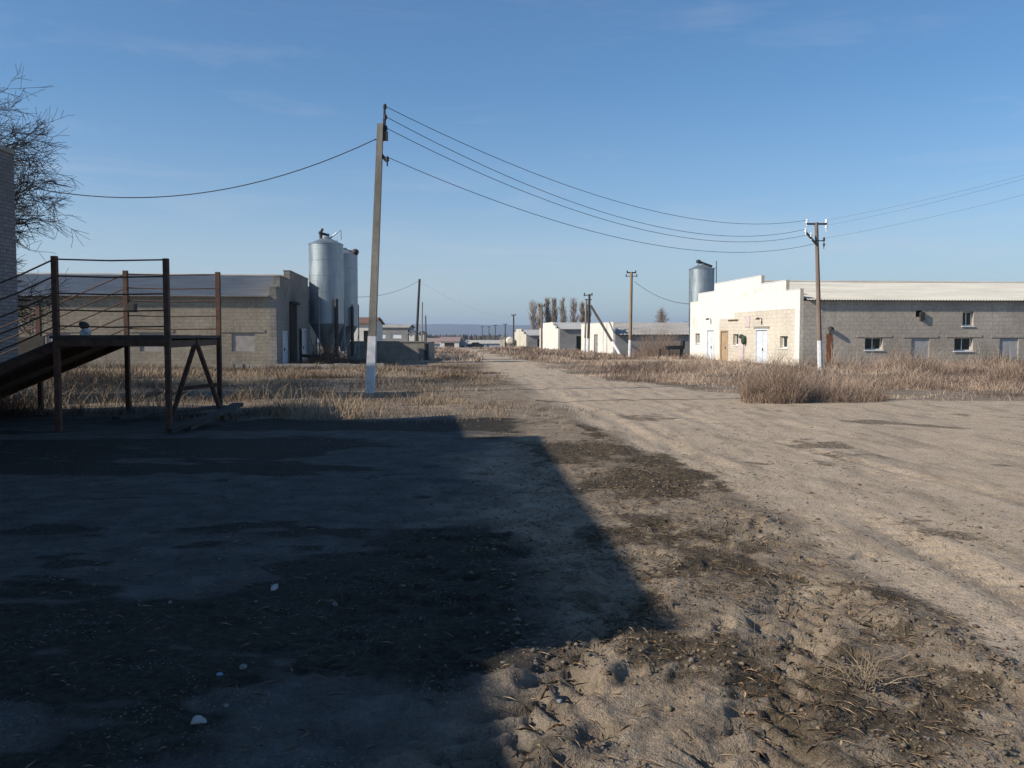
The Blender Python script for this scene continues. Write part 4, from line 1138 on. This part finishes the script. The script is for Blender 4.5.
# ------------------------------------------------------------------ bare trees
def tree_mesh(starts, levels, seed, spread=.55, droop=0.0, up=.1, nsides=(7, 5, 4, 3, 3, 3), kids=(4, 4, 4, 4, 3), ratio=.62, lim=99999):
    rnd = random.Random(seed); wood = MB(); stack = [(Vector(p), Vector(d).normalized(), Ln, r, 0) for p, d, Ln, r in starts]
    out = []
    while stack:
        p, d, Ln, r, lv = stack.pop()
        seg = 5 if lv < 2 else 4
        pts = [p]; dirs = [d]
        for i in range(seg):
            d = (d + Vector((rnd.gauss(0, .13), rnd.gauss(0, .13), rnd.gauss(0, .10) + up * .12 - droop * .1 * lv))).normalized()
            pts.append(pts[-1] + d * Ln / seg); dirs.append(d)
        out.append((lv, pts, [r * (1 - .62 * i / seg) for i in range(seg + 1)]))
        if lv < levels:
            for k in range(kids[lv]):
                t = rnd.uniform(.3, 1.0); i = min(int(t * seg), seg - 1)
                q = pts[i].lerp(pts[i + 1], t * seg - i)
                a = Vector((rnd.gauss(0, 1), rnd.gauss(0, 1), rnd.gauss(0, .7)))
                nd = (dirs[i] + a.normalized() * spread * rnd.uniform(.7, 1.5)).normalized()
                stack.append((q, nd, Ln * ratio * rnd.uniform(.7, 1.15), max(r * (1 - .6 * t) * .6, .004), lv + 1))
    return out, nsides
def make_tree(name, label, loc, paths, nsides, mat_t, mat_c, split, group=None, cat='tree', rmin=0):
    root = thing(name, label, cat, loc, 0, group)
    tr, cr_ = MB(), MB()
    for lv, pts, rads in paths:
        if lv >= split and len(pts) > 3 and rmin: pts = pts[::2] if len(pts) % 2 else pts[:-1][::2] + [pts[-1]]; rads = rads[::2] if len(rads) == len(pts) else [rads[0]] * len(pts)
        (tr if lv < split else cr_).tube(pts, [max(a, rmin) for a in rads], nsides[min(lv, 5)], False)
    tr.build('trunk', mat_t, root, smooth=True); cr_.build('crown', mat_c, root)
    return root
# big tree by the left edge, trunk behind the near barn
st = [((0, 0, -.3), (.02, 0, 1), 3.6, .26)]
for k, (dx, dz, z, Ln) in enumerate(((.9, .55, 2.8, 3.9), (.95, .15, 2.4, 3.6), (.85, .9, 3.2, 4.4), (.7, 1.2, 3.3, 4.6), (.9, -.12, 2.2, 3.4), (-.6, 1.0, 3.2, 4.0), (.2, 1.3, 3.3, 4.6), (.95, .35, 2.9, 4.2), (-.9, .4, 2.9, 3.4))):
    st.append(((.0, 0, z), (dx, random.uniform(-.35, .35), dz), Ln, .085))
paths, ns = tree_mesh(st, 4, 21, .78, .10, 0.16, kids=(6, 7, 6, 5), ratio=.60)
tl = make_tree('bare_tree', 'leafless tree with fine spreading twigs at the left edge behind the brick shed', (-18.55, 25.5, 0.4), paths, ns, M['bark'], M['bark'], 1, rmin=.006)
# poplars in a row behind the far barns
rnd = random.Random(5)
for (xl, xr, yt, lb) in ((529, 537.5, 298, 'first bare poplar from the left end of the row'), (537.8, 543.5, 302, 'thin second bare poplar of the row'), (544.3, 550.5, 296.5, 'third bare poplar, tallest of the row'),
                         (550.8, 557, 297, 'fourth bare poplar, touching the tallest one'), (558.7, 566.2, 297, 'fifth bare poplar, with gaps on both sides'), (569, 577.3, 297, 'sixth bare poplar, tall and leaning slightly'),
                         (579, 585, 301, 'seventh bare poplar, behind the propped pole'), (585.5, 591, 303, 'last bare poplar at the right end of the row')):
    Yd = rnd.uniform(215, 245); xc = ((xl + xr) / 2 - 512) / F * Yd; zb = gz(xc, Yd); H = CAMZ - (yt - HY) / F * Yd - zb
    hw = (xr - xl) / 2 / F * Yd * rnd.uniform(.85, 1.25); lean_ = rnd.gauss(0, .5)
    out = [(0, [Vector((0, 0, -.3)), Vector((rnd.gauss(0, .15), 0, H * .5)), Vector((rnd.gauss(0, .25), 0, H * .97))], [.22, .13, .03])]
    for k in range(int(rnd.uniform(85, 150))):
        z0_ = H * rnd.uniform(.08, .80); a = rnd.uniform(0, 6.283); Ln = H * rnd.uniform(.14, .30) * (1 - .35 * z0_ / H)
        prof = math.sin(min(1, .22 + z0_ / H * .95) * math.pi * .95) * .95 + .12
        tt_ = min(1, (z0_ + Ln * .8) / H); rr_ = hw * 1.15 * rnd.uniform(.3, 1.25) * math.sin(math.pi * (.10 + .88 * tt_)) ** .75
        q0 = Vector((0, 0, z0_)); q1 = Vector((math.cos(a) * rr_ * .7, math.sin(a) * rr_ * .7, z0_ + Ln * .55)); q2 = Vector((math.cos(a) * rr_, math.sin(a) * rr_, min(z0_ + Ln, H * rnd.uniform(.88, 1.0))))
        out.append((1, [q0, q1, q2], [.05, .035, .02]))
        for j in range(8):
            t = rnd.uniform(.2, 1); s_ = q0.lerp(q1, t * 2) if t < .5 else q1.lerp(q2, t * 2 - 1)
            e_ = s_ + Vector((math.cos(a) * rnd.uniform(-.1, .5) + rnd.gauss(0, .2), math.sin(a) * rnd.uniform(-.1, .5) + rnd.gauss(0, .2), rnd.uniform(.4, 1.3)))
            if e_.z > H: e_.z = H * rnd.uniform(.93, 1.02)
            out.append((2, [s_, (s_ + e_) / 2, e_], [.028, .025, .018]))
    make_tree('poplar_tree', lb + ' behind the far barns', (xc, Yd, zb), out, (6, 3, 3, 3, 3, 3), M['twig'], M['twig'], 1, 'bare poplars behind the far barns')
def round_tree(label, xl, xr, yt, Yd, n, seed):
    rnd = random.Random(seed); xc = ((xl + xr) / 2 - 512) / F * Yd; zb = gz(xc, Yd); H = CAMZ - (yt - HY) / F * Yd - zb; hw = (xr - xl) / 2 / F * Yd
    out = [(0, [Vector((0, 0, -.3)), Vector((.05, 0, H * .35)), Vector((.1, 0, H * .6))], [.2, .15, .08])]
    for k in range(n):
        a = rnd.uniform(0, 6.283); el = rnd.uniform(-.25, 1.5); q0 = Vector((0, 0, H * rnd.uniform(.15, .45)))
        L_ = rnd.uniform(.55, 1.0)
        q2 = Vector((math.cos(a) * math.cos(el) * hw * L_ * 1.1, math.sin(a) * math.cos(el) * hw * L_, H * .46 + math.sin(el) * H * .52 * (.55 + .45 * L_)))
        q1 = q0.lerp(q2, .5) + Vector((rnd.gauss(0, .1), 0, .15))
        out.append((1, [q0, q1, q2], [.04, .03, .012]))
        for j in range(6):
            s_ = q1.lerp(q2, rnd.uniform(0, 1)); e_ = s_ + Vector((rnd.gauss(0, .45), rnd.gauss(0, .45), rnd.uniform(-.2, .5)))
            out.append((2, [s_, (s_ + e_) / 2, e_], [.02, .018, .01]))
    return make_tree('bare_tree', label, (xc, Yd, zb), out, (6, 3, 3, 3, 3, 3), M['twig'], M['twig'], 1)
round_tree('round crowned bare tree alone beyond the long slate roof', 652.5, 668.8, 305, 175, 110, 3)
round_tree('small bare bush top left of the whitewashed barn', 682, 688.5, 320, 160, 26, 4)

# far wood beyond the village, one mass
rnd = random.Random(12); V = []; Fc = []
nW = 5200
wx = rnd_x = rng.uniform(-150, 20, nW); wy = rng.uniform(640, 900, nW)
wx = np.where(rng.random(nW) < .65, rng.uniform(-75, -8, nW) * wy / 900 * 1.3, rng.uniform(-420, 420, nW))
wz = base_z(wy); hh = rng.uniform(3.5, 9.5, nW) * np.where(np.abs(wx + 35) < 40, 1.0, .55); wd = rng.uniform(.5, 1.8, nW); ang = rng.uniform(0, np.pi, nW)
dxx, dyy = np.cos(ang) * wd, np.sin(ang) * wd
ver = np.stack([np.stack([wx - dxx * .3, wy - dyy * .3, wz - .5], 1), np.stack([wx + dxx * .3, wy + dyy * .3, wz - .5], 1),
                np.stack([wx + dxx, wy + dyy, wz + hh * .6], 1), np.stack([wx + dxx * .1, wy + dyy * .1, wz + hh], 1), np.stack([wx - dxx, wy - dyy, wz + hh * .55], 1)], 1).reshape(-1, 3)
tag(np_mesh('far_wood', ver, np.arange(nW * 5).reshape(-1, 5), simple('far bare trees', (.07, .058, .052), (.125, .105, .09), .02, .95, 0, 0)), 'brown mass of bare trees beyond the village', 'wood', None, 'stuff')

# ------------------------------------------------------------------ odds and ends in the distance
q = px(475.5, 347.3, 225); pc_ = thing('parked_car', 'dark parked car before the long low white building', 'car', (q.x, q.y, gz(q.x, q.y) - .05), R(4))
b_ = MB(); b_.prism([(-2.1, .3), (-2.1, .75), (-1.9, .85), (-1.2, .9), (-.7, 1.38), (.7, 1.4), (1.3, .95), (2.05, .82), (2.1, .3)], 'y', -.82, .82); b_.build('body', M['carpaint'], pc_)
b_ = MB(); b_.prism([(-1.05, .93), (-.65, 1.32), (.66, 1.34), (1.12, .95)], 'y', -.83, .83); b_.build('window', M['glass'], pc_)
for sx in (-1.3, 1.3):
    for sy_ in (-.8, .62):
        b_ = MB(); b_.tube([(sx, sy_, .31), (sx, sy_ + .18, .31)], .31, 14); b_.build('wheel', M['blackrubber'], pc_)
q = px(675, 349, 80); tr_ = thing('feed_trough', 'black feed trough on short posts left of the whitewashed barn', 'trough', (q.x, q.y, gz(q.x, q.y)), R(6))
b_ = MB(); b_.prism([(-.75, .75), (.75, .75), (.82, 1.55), (.62, 1.5), (.58, 1.08), (-.8, 1.05)], 'y', -.4, .4); b_.build('box', M['blackrubber'], tr_)
for sx in (-.6, .6):
    b_ = MB(); b_.box(sx - .05, sx + .05, -.3, .3, -.2, .748); b_.build('post', M['oldwood'], tr_)
q = px(660, 354, 78)
b_ = MB(); b_.box(-.09, .09, -.09, .09, -.2, .8); b_.box(-.11, .11, -.11, .11, .8, .86)
tag(b_.build('bollard', M['poledark'], None, (q.x, q.y, gz(q.x, q.y))), 'short dark post between the ochre pole and the feed trough', 'post')

# ------------------------------------------------------------------ vegetation, stones and litter
def blades(x, y, z, h, w, lean, seed, curve=.5):
    r_ = np.random.default_rng(seed); n = len(x)
    a = r_.uniform(0, 2 * np.pi, n); b__ = r_.uniform(0, 2 * np.pi, n)
    lx = np.cos(b__) * lean * h; ly = np.sin(b__) * lean * h
    wx_ = np.cos(a) * w / 2; wy_ = np.sin(a) * w / 2
    p0 = np.stack([x - wx_, y - wy_, z - .02], 1); p1 = np.stack([x + wx_, y + wy_, z - .02], 1)
    m0 = np.stack([x - wx_ * .7 + lx * .4, y - wy_ * .7 + ly * .4, z + h * .6], 1); m1 = np.stack([x + wx_ * .7 + lx * .4, y + wy_ * .7 + ly * .4, z + h * .6], 1)
    tp = np.stack([x + lx, y + ly, z + h], 1)
    v = np.stack([p0, p1, m1, m0, tp], 1).reshape(-1, 3)
    k = np.arange(n)[:, None] * 5
    f = np.concatenate([k + np.array([[0, 1, 2]]), k + np.array([[0, 2, 3]]), k + np.array([[3, 2, 4]])], 0)
    return v, f
def field(name, label, n, xr, yr, dens, hfun, wfun, mat, seed, lean=(.1, .6), tint=None, cat='grass'):
    r_ = np.random.default_rng(seed)
    x = r_.uniform(*xr, n); u = r_.random(n); y = yr[0] * (yr[1] / yr[0]) ** u
    keep = r_.random(n) < dens(x, y); x = x[keep]; y = y[keep]; m_ = len(x)
    z = surf_z(x, y)
    h = hfun(x, y, r_.random(m_)); w = wfun(x, y)
    v, f = blades(x, y, z, h, w, r_.uniform(*lean, m_), seed + 1)
    t = np.clip(.5 + 1.5 * fbm(x * .30, y * .30, seed + 3, 4) + (r_.random(m_) - .5) * .75, 0, 1) if tint is None else tint(x, y, r_.random(m_))
    o = np_mesh(name, v, f, mat, {'tint': np.repeat(t, 5)})
    return tag(o, label, cat, None, 'stuff')

def ledge(x, y): return np.interp(y, _LY, _LX) - x          # >0 left of the track
def dens_left(x, y):
    d = ledge(x, y)
    cl = .22 + .78 * sstep(-.16, .14, fbm(x * .40, y * .40, 401, 4, .6))
    near = sstep(16.6, 17.6, y + .22 * np.clip(-x - 2, -3, 9) * 0 + fbm(x * .5, y * 0 + 3, 402, 3) * 1.0)
    return sstep(.0, 1.6, d + fbm(x, y, 403, 3) * 1.6) * cl * near * (1 - .8 * sstep(38, 46, y) * sstep(.0, .2, fbm(x * .2, y * .2, 404, 2)))
hl = lambda x, y, r_: (.04 + .29 * r_ ** 1.8) * (.35 + .65 * sstep(.2, 4.5, ledge(x, y))) * (1 - .35 * sstep(30, 48, y)) * np.clip(.85 + 2.6 * fbm(x * .5, y * .5, 405, 4), .2, 2.4)
field('dry_grass', 'dry brown grass field left of the sandy track', 420000, (-34, 2.2), (16.2, 62), dens_left, hl, lambda x, y: .004 + .00032 * y, M['grass'], 501, (.2, 1.5))
def dens_right(x, y):
    rx = np.interp(y, _RY, _RX)
    inside = sstep(-.2, 1.0, x - rx + fbm(x, y, 411, 3) * 1.4)
    front = sstep(20.2, 21.4, y + fbm(x * .5, y * .5, 412, 3) * 1.6)
    cl = .08 + .92 * sstep(-.16, .14, fbm(x * .36, y * .36, 413, 4, .6))
    cor = 1 - sstep(0, .6, (x - 14.5)) * sstep(53.2, 53.5, y - .09 * (x - 17))
    lowpath = 1 - .93 * sstep(.3, 1.0, 1.5 - np.abs(y - 24.5 - .1 * (x - 5))) * sstep(5, 6, x) * (1 - sstep(30, 31, x))
    return inside * front * cl * cor * lowpath
hr = lambda x, y, r_: (.05 + .36 * r_ ** 1.7) * (.35 + .65 * sstep(23.5, 29, y)) * (.45 + .55 * sstep(.5, 5, x - np.interp(y, _RY, _RX))) * np.clip(.95 + 2.6 * fbm(x * .5, y * .5, 415, 4), .2, 2.4)
field('dry_weeds', 'tall dead weeds before the right barn', 520000, (1.0, 40), (20.0, 62), dens_right, hr, lambda x, y: .004 + .00030 * y, M['weed'], 511, (.2, 1.5))
def dens_far(x, y):
    rd = road_masks(x, y)
    return (1 - sstep(.2, .5, rd)) * (.08 + .92 * sstep(-.12, .18, fbm(x * .15, y * .15, 421, 3))) * sstep(60, 66, y)
field('far_weeds', 'brown weeds between the far barns and the track', 120000, (-30, 22), (58, 180), dens_far, lambda x, y, r_: (.05 + .34 * r_ ** 1.8) * np.clip(1 + 1.8 * fbm(x * .14, y * .14, 422, 3), .25, 2.2), lambda x, y: .010 + .00045 * y, M['weed'], 521, (.2, 1.4))
# tall pale stalks before the right barn
field('tall_stalks', 'pale tall stalks standing along the right barn wall', 900, (17, 40), (47, 53.2), lambda x, y: np.ones_like(x) * sstep(.0, .2, fbm(x * .5, y * .5, 431, 2)), lambda x, y, r_: .8 + 1.0 * r_, lambda x, y: np.full_like(x, .03), M['grass'], 531, (.1, .35), lambda x, y, r_: .7 + .3 * r_)

def bush_obj(label, cx, cy, rx, ry, h, n, seed, mat):
    r_ = np.random.default_rng(seed); V_, F_, T_ = [], [], []; off = 0
    a = r_.uniform(0, 2 * np.pi, n); rad = np.sqrt(r_.random(n)); x = np.cos(a) * rad * rx; y = np.sin(a) * rad * ry
    hh_ = h * (1 - .5 * rad ** 2) * r_.uniform(.2, 1.15, n) * np.clip(1 + 2.2 * fbm(x * 1.6, y * 1.6, seed + 5, 3), .15, 1.7)
    z = surf_z(x + cx, y + cy) - gz(cx, cy)
    v, f = blades(x, y, z, hh_, np.full(n, .007), r_.uniform(.2, 1.1, n), seed + 2)
    V_.append(v); F_.append(f); T_.append(np.repeat(np.clip(.15 + r_.random(n) * .6 + .35 * hh_ / h, 0, 1), 5)); off += len(v)
    m2 = n * 2; i = r_.integers(0, n, m2); t = r_.uniform(.25, .9, m2)        # side sprigs
    xs_ = x[i] + r_.normal(0, .05, m2); ys_ = y[i] + r_.normal(0, .05, m2)
    v, f = blades(xs_, ys_, z[i] + hh_[i] * t, hh_[i] * .30, np.full(m2, .006), r_.uniform(.5, 1.8, m2), seed + 3)
    V_.append(v); F_.append(f + off); T_.append(np.repeat(r_.random(m2) * .8, 5))
    o = np_mesh('dead_bush', np.concatenate(V_), np.concatenate(F_), mat, {'tint': np.concatenate(T_)})
    o.location = (cx, cy, gz(cx, cy))
    return tag(o, label, 'bush', 'dead bushes at the yard edge')
bush_obj('bushy dead weed clump on the yard edge left of the right pole', 6.35, 21.6, .85, .75, .85, 3400, 601, M['weed'])
bush_obj('lower dead clump joining the bushy one on its right', 7.9, 21.9, 1.25, .8, .48, 2600, 602, M['weed'])
bush_obj('dead clump right of the right pole foot, before the first barn window', 19.2, 42.5, 2.4, 1.8, .8, 3000, 603, M['weed'])
bush_obj('tall brown bush beside the black feed trough', 13.3, 83, 2.2, 1.6, 2.6, 2600, 604, M['weed'])
bush_obj('dry bush in front of the two silos', -11.9, 58.5, 1.3, 1.0, 1.5, 1800, 605, M['grass'])

# sparse plants on the foreground soil
def blobs(x, y):
    m_ = np.zeros_like(x)
    for cx, cy, rx, ry, sd in ((1.35, 6.7, .75, 1.7, 171), (.95, 8.9, .55, 1.6, 172), (1.5, 3.95, .55, .55, 173), (.85, 5.4, .4, .6, 174), (1.95, 5.0, .4, .5, 175), (.45, 11.5, .6, 2.2, 176)):
        m_ = np.maximum(m_, 1 - sstep(.15, 1.45, np.hypot((x - cx) / rx, (y - cy) / ry) + fbm(x * 1.3, y * .9, sd, 4, .6) * .9))
    return m_
def zonef(x, y):
    d = ledge(x, y)
    z_ = sstep(-.5, .6, x) * sstep(-.4, .5, d) * (1 - sstep(17, 20, y)) * sstep(3.0, 3.8, y + x * .4)
    return np.maximum(z_ * sstep(.02, .35, .16 + fbm(x * .55, y * .40, 71, 5, .6) * 1.15), blobs(x, y) * (1 - .8 * road_masks(x, y)))
field('ground_cover', 'sparse brown and green plants on the soil beside the track', 110000, (-1, 4.2), (3.0, 20), lambda x, y: zonef(x, y) * sstep(-.35, .3, fbm(x * 4, y * 4, 181, 3)), lambda x, y, r_: .004 + .016 * r_ ** 2.5, lambda x, y: .0010 + .0003 * y, M['green'], 541, (.2, 1.1),
      lambda x, y, r_: r_ ** 1.6)
field('dead_tufts', 'thin straw tufts on the bare foreground', 2600, (.6, 4.4), (2.9, 12), lambda x, y: sstep(.22, .34, fbm(x * 1.3, y * 1.3, 441, 3)) * sstep(-.6, .3, ledge(x, y)), lambda x, y, r_: .02 + .10 * r_ ** 2, lambda x, y: np.full_like(x, .0028), M['grass'], 551, (.1, .8), lambda x, y, r_: .3 + .5 * r_)
# one dry plant skeleton near the bottom
bd = thing('dry_weed', 'branchy dry weed skeleton standing on the bare soil at the lower right', 'weed', (1.62, 4.05, gz(1.62, 4.05)))
bm_ = MB(); rnd = random.Random(9)
for k in range(46):
    a = rnd.uniform(0, 6.283); Ln = rnd.uniform(.10, .30); el = rnd.uniform(.1, 1.1); p0 = Vector((rnd.gauss(0, .03), rnd.gauss(0, .03), -.01))
    d = Vector((math.cos(a) * math.cos(el), math.sin(a) * math.cos(el), math.sin(el)))
    p1_ = p0 + d * Ln * .5 + Vector((0, 0, .02)); p2_ = p0 + d * Ln + Vector((rnd.gauss(0, .03), rnd.gauss(0, .03), rnd.gauss(0, .02)))
    bm_.tube([p0, p1_, p2_], [.0028, .002, .001], 4)
    for j in range(2):
        s_ = p1_.lerp(p2_, rnd.random()); bm_.tube([s_, s_ + Vector((rnd.gauss(0, .05), rnd.gauss(0, .05), rnd.uniform(0, .06)))], [.0016, .001], 3)
bm_.build('stems', simple('straw stems', (.16, .12, .08), (.34, .27, .19), 8, .9, 0, 0), bd)

# straw and twigs lying about
def litter(name, label, n, mat, seed, Lr, w, dens, cat):
    r_ = np.random.default_rng(seed); x = r_.uniform(-3, 4.5, n); y = 2.9 * (16 / 2.9) ** r_.random(n)
    k_ = r_.random(n) < dens(x, y); x = x[k_]; y = y[k_]; m_ = len(x)
    a = r_.uniform(0, np.pi, m_); Ln = r_.uniform(*Lr, m_); dx = np.cos(a) * Ln / 2; dy = np.sin(a) * Ln / 2; wx_ = -np.sin(a) * w; wy_ = np.cos(a) * w
    za = surf_z(x - dx, y - dy) + .006 + r_.random(m_) * .01; zb_ = surf_z(x + dx, y + dy) + .006 + r_.random(m_) * .02; zm = np.maximum((za + zb_) / 2, surf_z(x, y) + .006) + .004
    v = np.stack([np.stack([x - dx, y - dy, za], 1), np.stack([x + wx_, y + wy_, zm], 1), np.stack([x + dx, y + dy, zb_], 1), np.stack([x - wx_, y - wy_, zm + .003], 1)], 1).reshape(-1, 3)
    k = np.arange(m_)[:, None] * 4; f = np.concatenate([k + np.array([[0, 1, 2]]), k + np.array([[0, 2, 3]])], 0)
    return tag(np_mesh(name, v, f, mat, {'tint': np.repeat(r_.random(m_), 4)}), label, cat, None, 'stuff')
litter('straw', 'straw bits scattered on the soil', 20000, M['grass'], 701, (.012, .10), .0009, lambda x, y: .15 + .85 * zonef(x, y), 'straw')
litter('fallen_leaves', 'dry fallen leaves on the soil beside the track', 9000, M['leaf'], 702, (.008, .032), .0055, lambda x, y: .05 + .75 * zonef(x, y) * sstep(-.1, .3, .05 + fbm(x * .8, y * .8, 451, 3)), 'leaves')

# gravel: squashed random octahedra
def stones(name, label, n, seed, yr, xr, sz_, dens, cat='gravel', mk='gravel'):
    r_ = np.random.default_rng(seed); x = r_.uniform(*xr, n); y = yr[0] * (yr[1] / yr[0]) ** r_.random(n)
    k_ = r_.random(n) < dens(x, y); x = x[k_]; y = y[k_]; m_ = len(x); s = sz_[0] * (sz_[1] / sz_[0]) ** (r_.random(m_) ** 2.2)
    z = surf_z(x, y) + s * .15
    base = np.array([[1, 0, 0], [0, 1, 0], [-1, 0, 0], [0, -1, 0], [0, 0, .65], [0, 0, -.65], [.62, .62, .3], [-.62, .62, .3], [-.62, -.62, .3], [.62, -.62, .3]], float)
    p_ = base[None] * (1 + r_.uniform(-.35, .35, (m_, 10, 1))) * s[:, None, None] * r_.uniform(.6, 1.2, (m_, 1, 3))
    a = r_.uniform(0, 6.283, m_); c_, s_ = np.cos(a)[:, None], np.sin(a)[:, None]
    v = np.stack([p_[..., 0] * c_ - p_[..., 1] * s_ + x[:, None], p_[..., 0] * s_ + p_[..., 1] * c_ + y[:, None], p_[..., 2] + z[:, None]], -1).reshape(-1, 3)
    ft = np.array([[0, 6, 4], [6, 1, 4], [1, 7, 4], [7, 2, 4], [2, 8, 4], [8, 3, 4], [3, 9, 4], [9, 0, 4], [0, 5, 6], [6, 5, 1], [1, 5, 7], [7, 5, 2], [2, 5, 8], [8, 5, 3], [3, 5, 9], [9, 5, 0]])
    f = (np.arange(m_)[:, None, None] * 10 + ft[None]).reshape(-1, 3)
    return tag(np_mesh(name, v, f, M[mk], {'tint': np.repeat(np.clip(r_.normal(.28, .16, m_), 0, 1), 10)}), label, cat, None, 'stuff')
stones('gravel', 'fine gravel over the foreground yard', 12000, 711, (2.8, 17), (-8, 6), (.004, .022), lambda x, y: np.clip(.25 + 1.5 * fbm(x * .6, y * .6, 461, 3), 0.03, 1) * (1 - .75 * road_masks(x, y)))
M['clod'] = tint_mat('soil clods', [(0, (.10, .078, .056)), (1, (.30, .24, .17))])
def clod_d(x, y): return np.clip(.30 + 1.8 * fbm(x * 1.1, y * 1.1, 463, 3), .02, 1) * (1 - .85 * road_masks(x, y)) * sstep(-.6, .5, x)
stones('soil_crumbs', 'crumbs of dry soil over the bare foreground', 46000, 715, (2.85, 11), (-.8, 4.2), (.003, .021), lambda x, y: clod_d(x, y) * (1 - .6 * blobs(x, y)), 'soil', 'clod')
stones('rubble', 'crushed pale stones by the edge of the barn shadow', 700, 712, (4.2, 5.4), (-.1, 1.2), (.008, .028), lambda x, y: np.exp(-((x - .25) / .35) ** 2 - ((y - 4.65) / .3) ** 2))

def stone(label, xp_, yp_, wpx, tintc, seed):
    Yd = CAMZ * F / (yp_ - HY); X_ = (xp_ - 512) / F * Yd; r = wpx / F * Yd / 2
    o = lump((0, 0, 0), r, 1.15, .9, .6, seed)
    rs_ = random.Random(seed)
    cuts = [Vector((rs_.gauss(0, 1), rs_.gauss(0, 1), rs_.gauss(.2, .7))).normalized() for _ in range(9)]
    vv = []
    for p_ in o.v:
        p_ = Vector(p_)
        for c_ in cuts:                      # break flat faces off the pebble
            k_ = p_.dot(c_) - r * .52
            if k_ > 0: p_ = p_ - c_ * k_
        vv.append(tuple(p_))
    o.v = vv
    ob = o.build('stone', tintc, None, (X_, Yd, float(surf_z(np.array([X_]), np.array([Yd]))[0]) + r * .06), seed, False)
    return tag(ob, label, 'stone', 'single stones on the yard')
M['palestone'] = simple('pale stone', (.26, .26, .25), (.40, .40, .39), 9, .9)
M['midstone'] = simple('grey stone', (.13, .13, .125), (.22, .215, .205), 9, .9)
M['bluestone'] = simple('bluish chip', (.10, .18, .27), (.17, .27, .38), 9, .8)
stone('largest pale stone in the shade at the bottom left', 190, 726, 20, M['palestone'], 801)
stone('pale stone at the top of the shaded yard stones', 271, 589, 13, M['palestone'], 802)
stone('grey stone at the right end of the shaded stones', 332, 602.5, 12, M['midstone'], 803)
stone('small blue chip in the shade', 213, 679, 9, M['bluestone'], 804)
stone('grey stone just above the largest pale stone', 220, 711, 9, M['midstone'], 805)
stone('flat stone right of the blue chip', 238, 671, 12, M['midstone'], 806)
stone('small stone alone at the left of the shade', 165, 602, 7, M['midstone'], 807)
stone('pale stone on the sunlit strip beside the shadow corner', 560, 701, 13, M['palestone'], 808)
stone('dark clod on the sandy track below the thin black line', 581, 412, 5, M['midstone'], 809)

# ------------------------------------------------------------------ air
hb = MB().box(-6600, 6600, -400, 9700, -45, 140)
m, nt, b = new_mat('pale air')
nt.nodes.remove(b)
pv = nt.nodes.new('ShaderNodeVolumePrincipled')
pv.inputs['Color'].default_value = (.66, .80, 1.0, 1)
pv.inputs['Density'].default_value = 1.5e-4
pv.inputs['Anisotropy'].default_value = .2
nt.links.new(pv.outputs[0], nt.nodes['Material Output'].inputs['Volume'])
tag(hb.build('haze', m), 'thin pale air over the plain', 'haze', None, 'stuff')
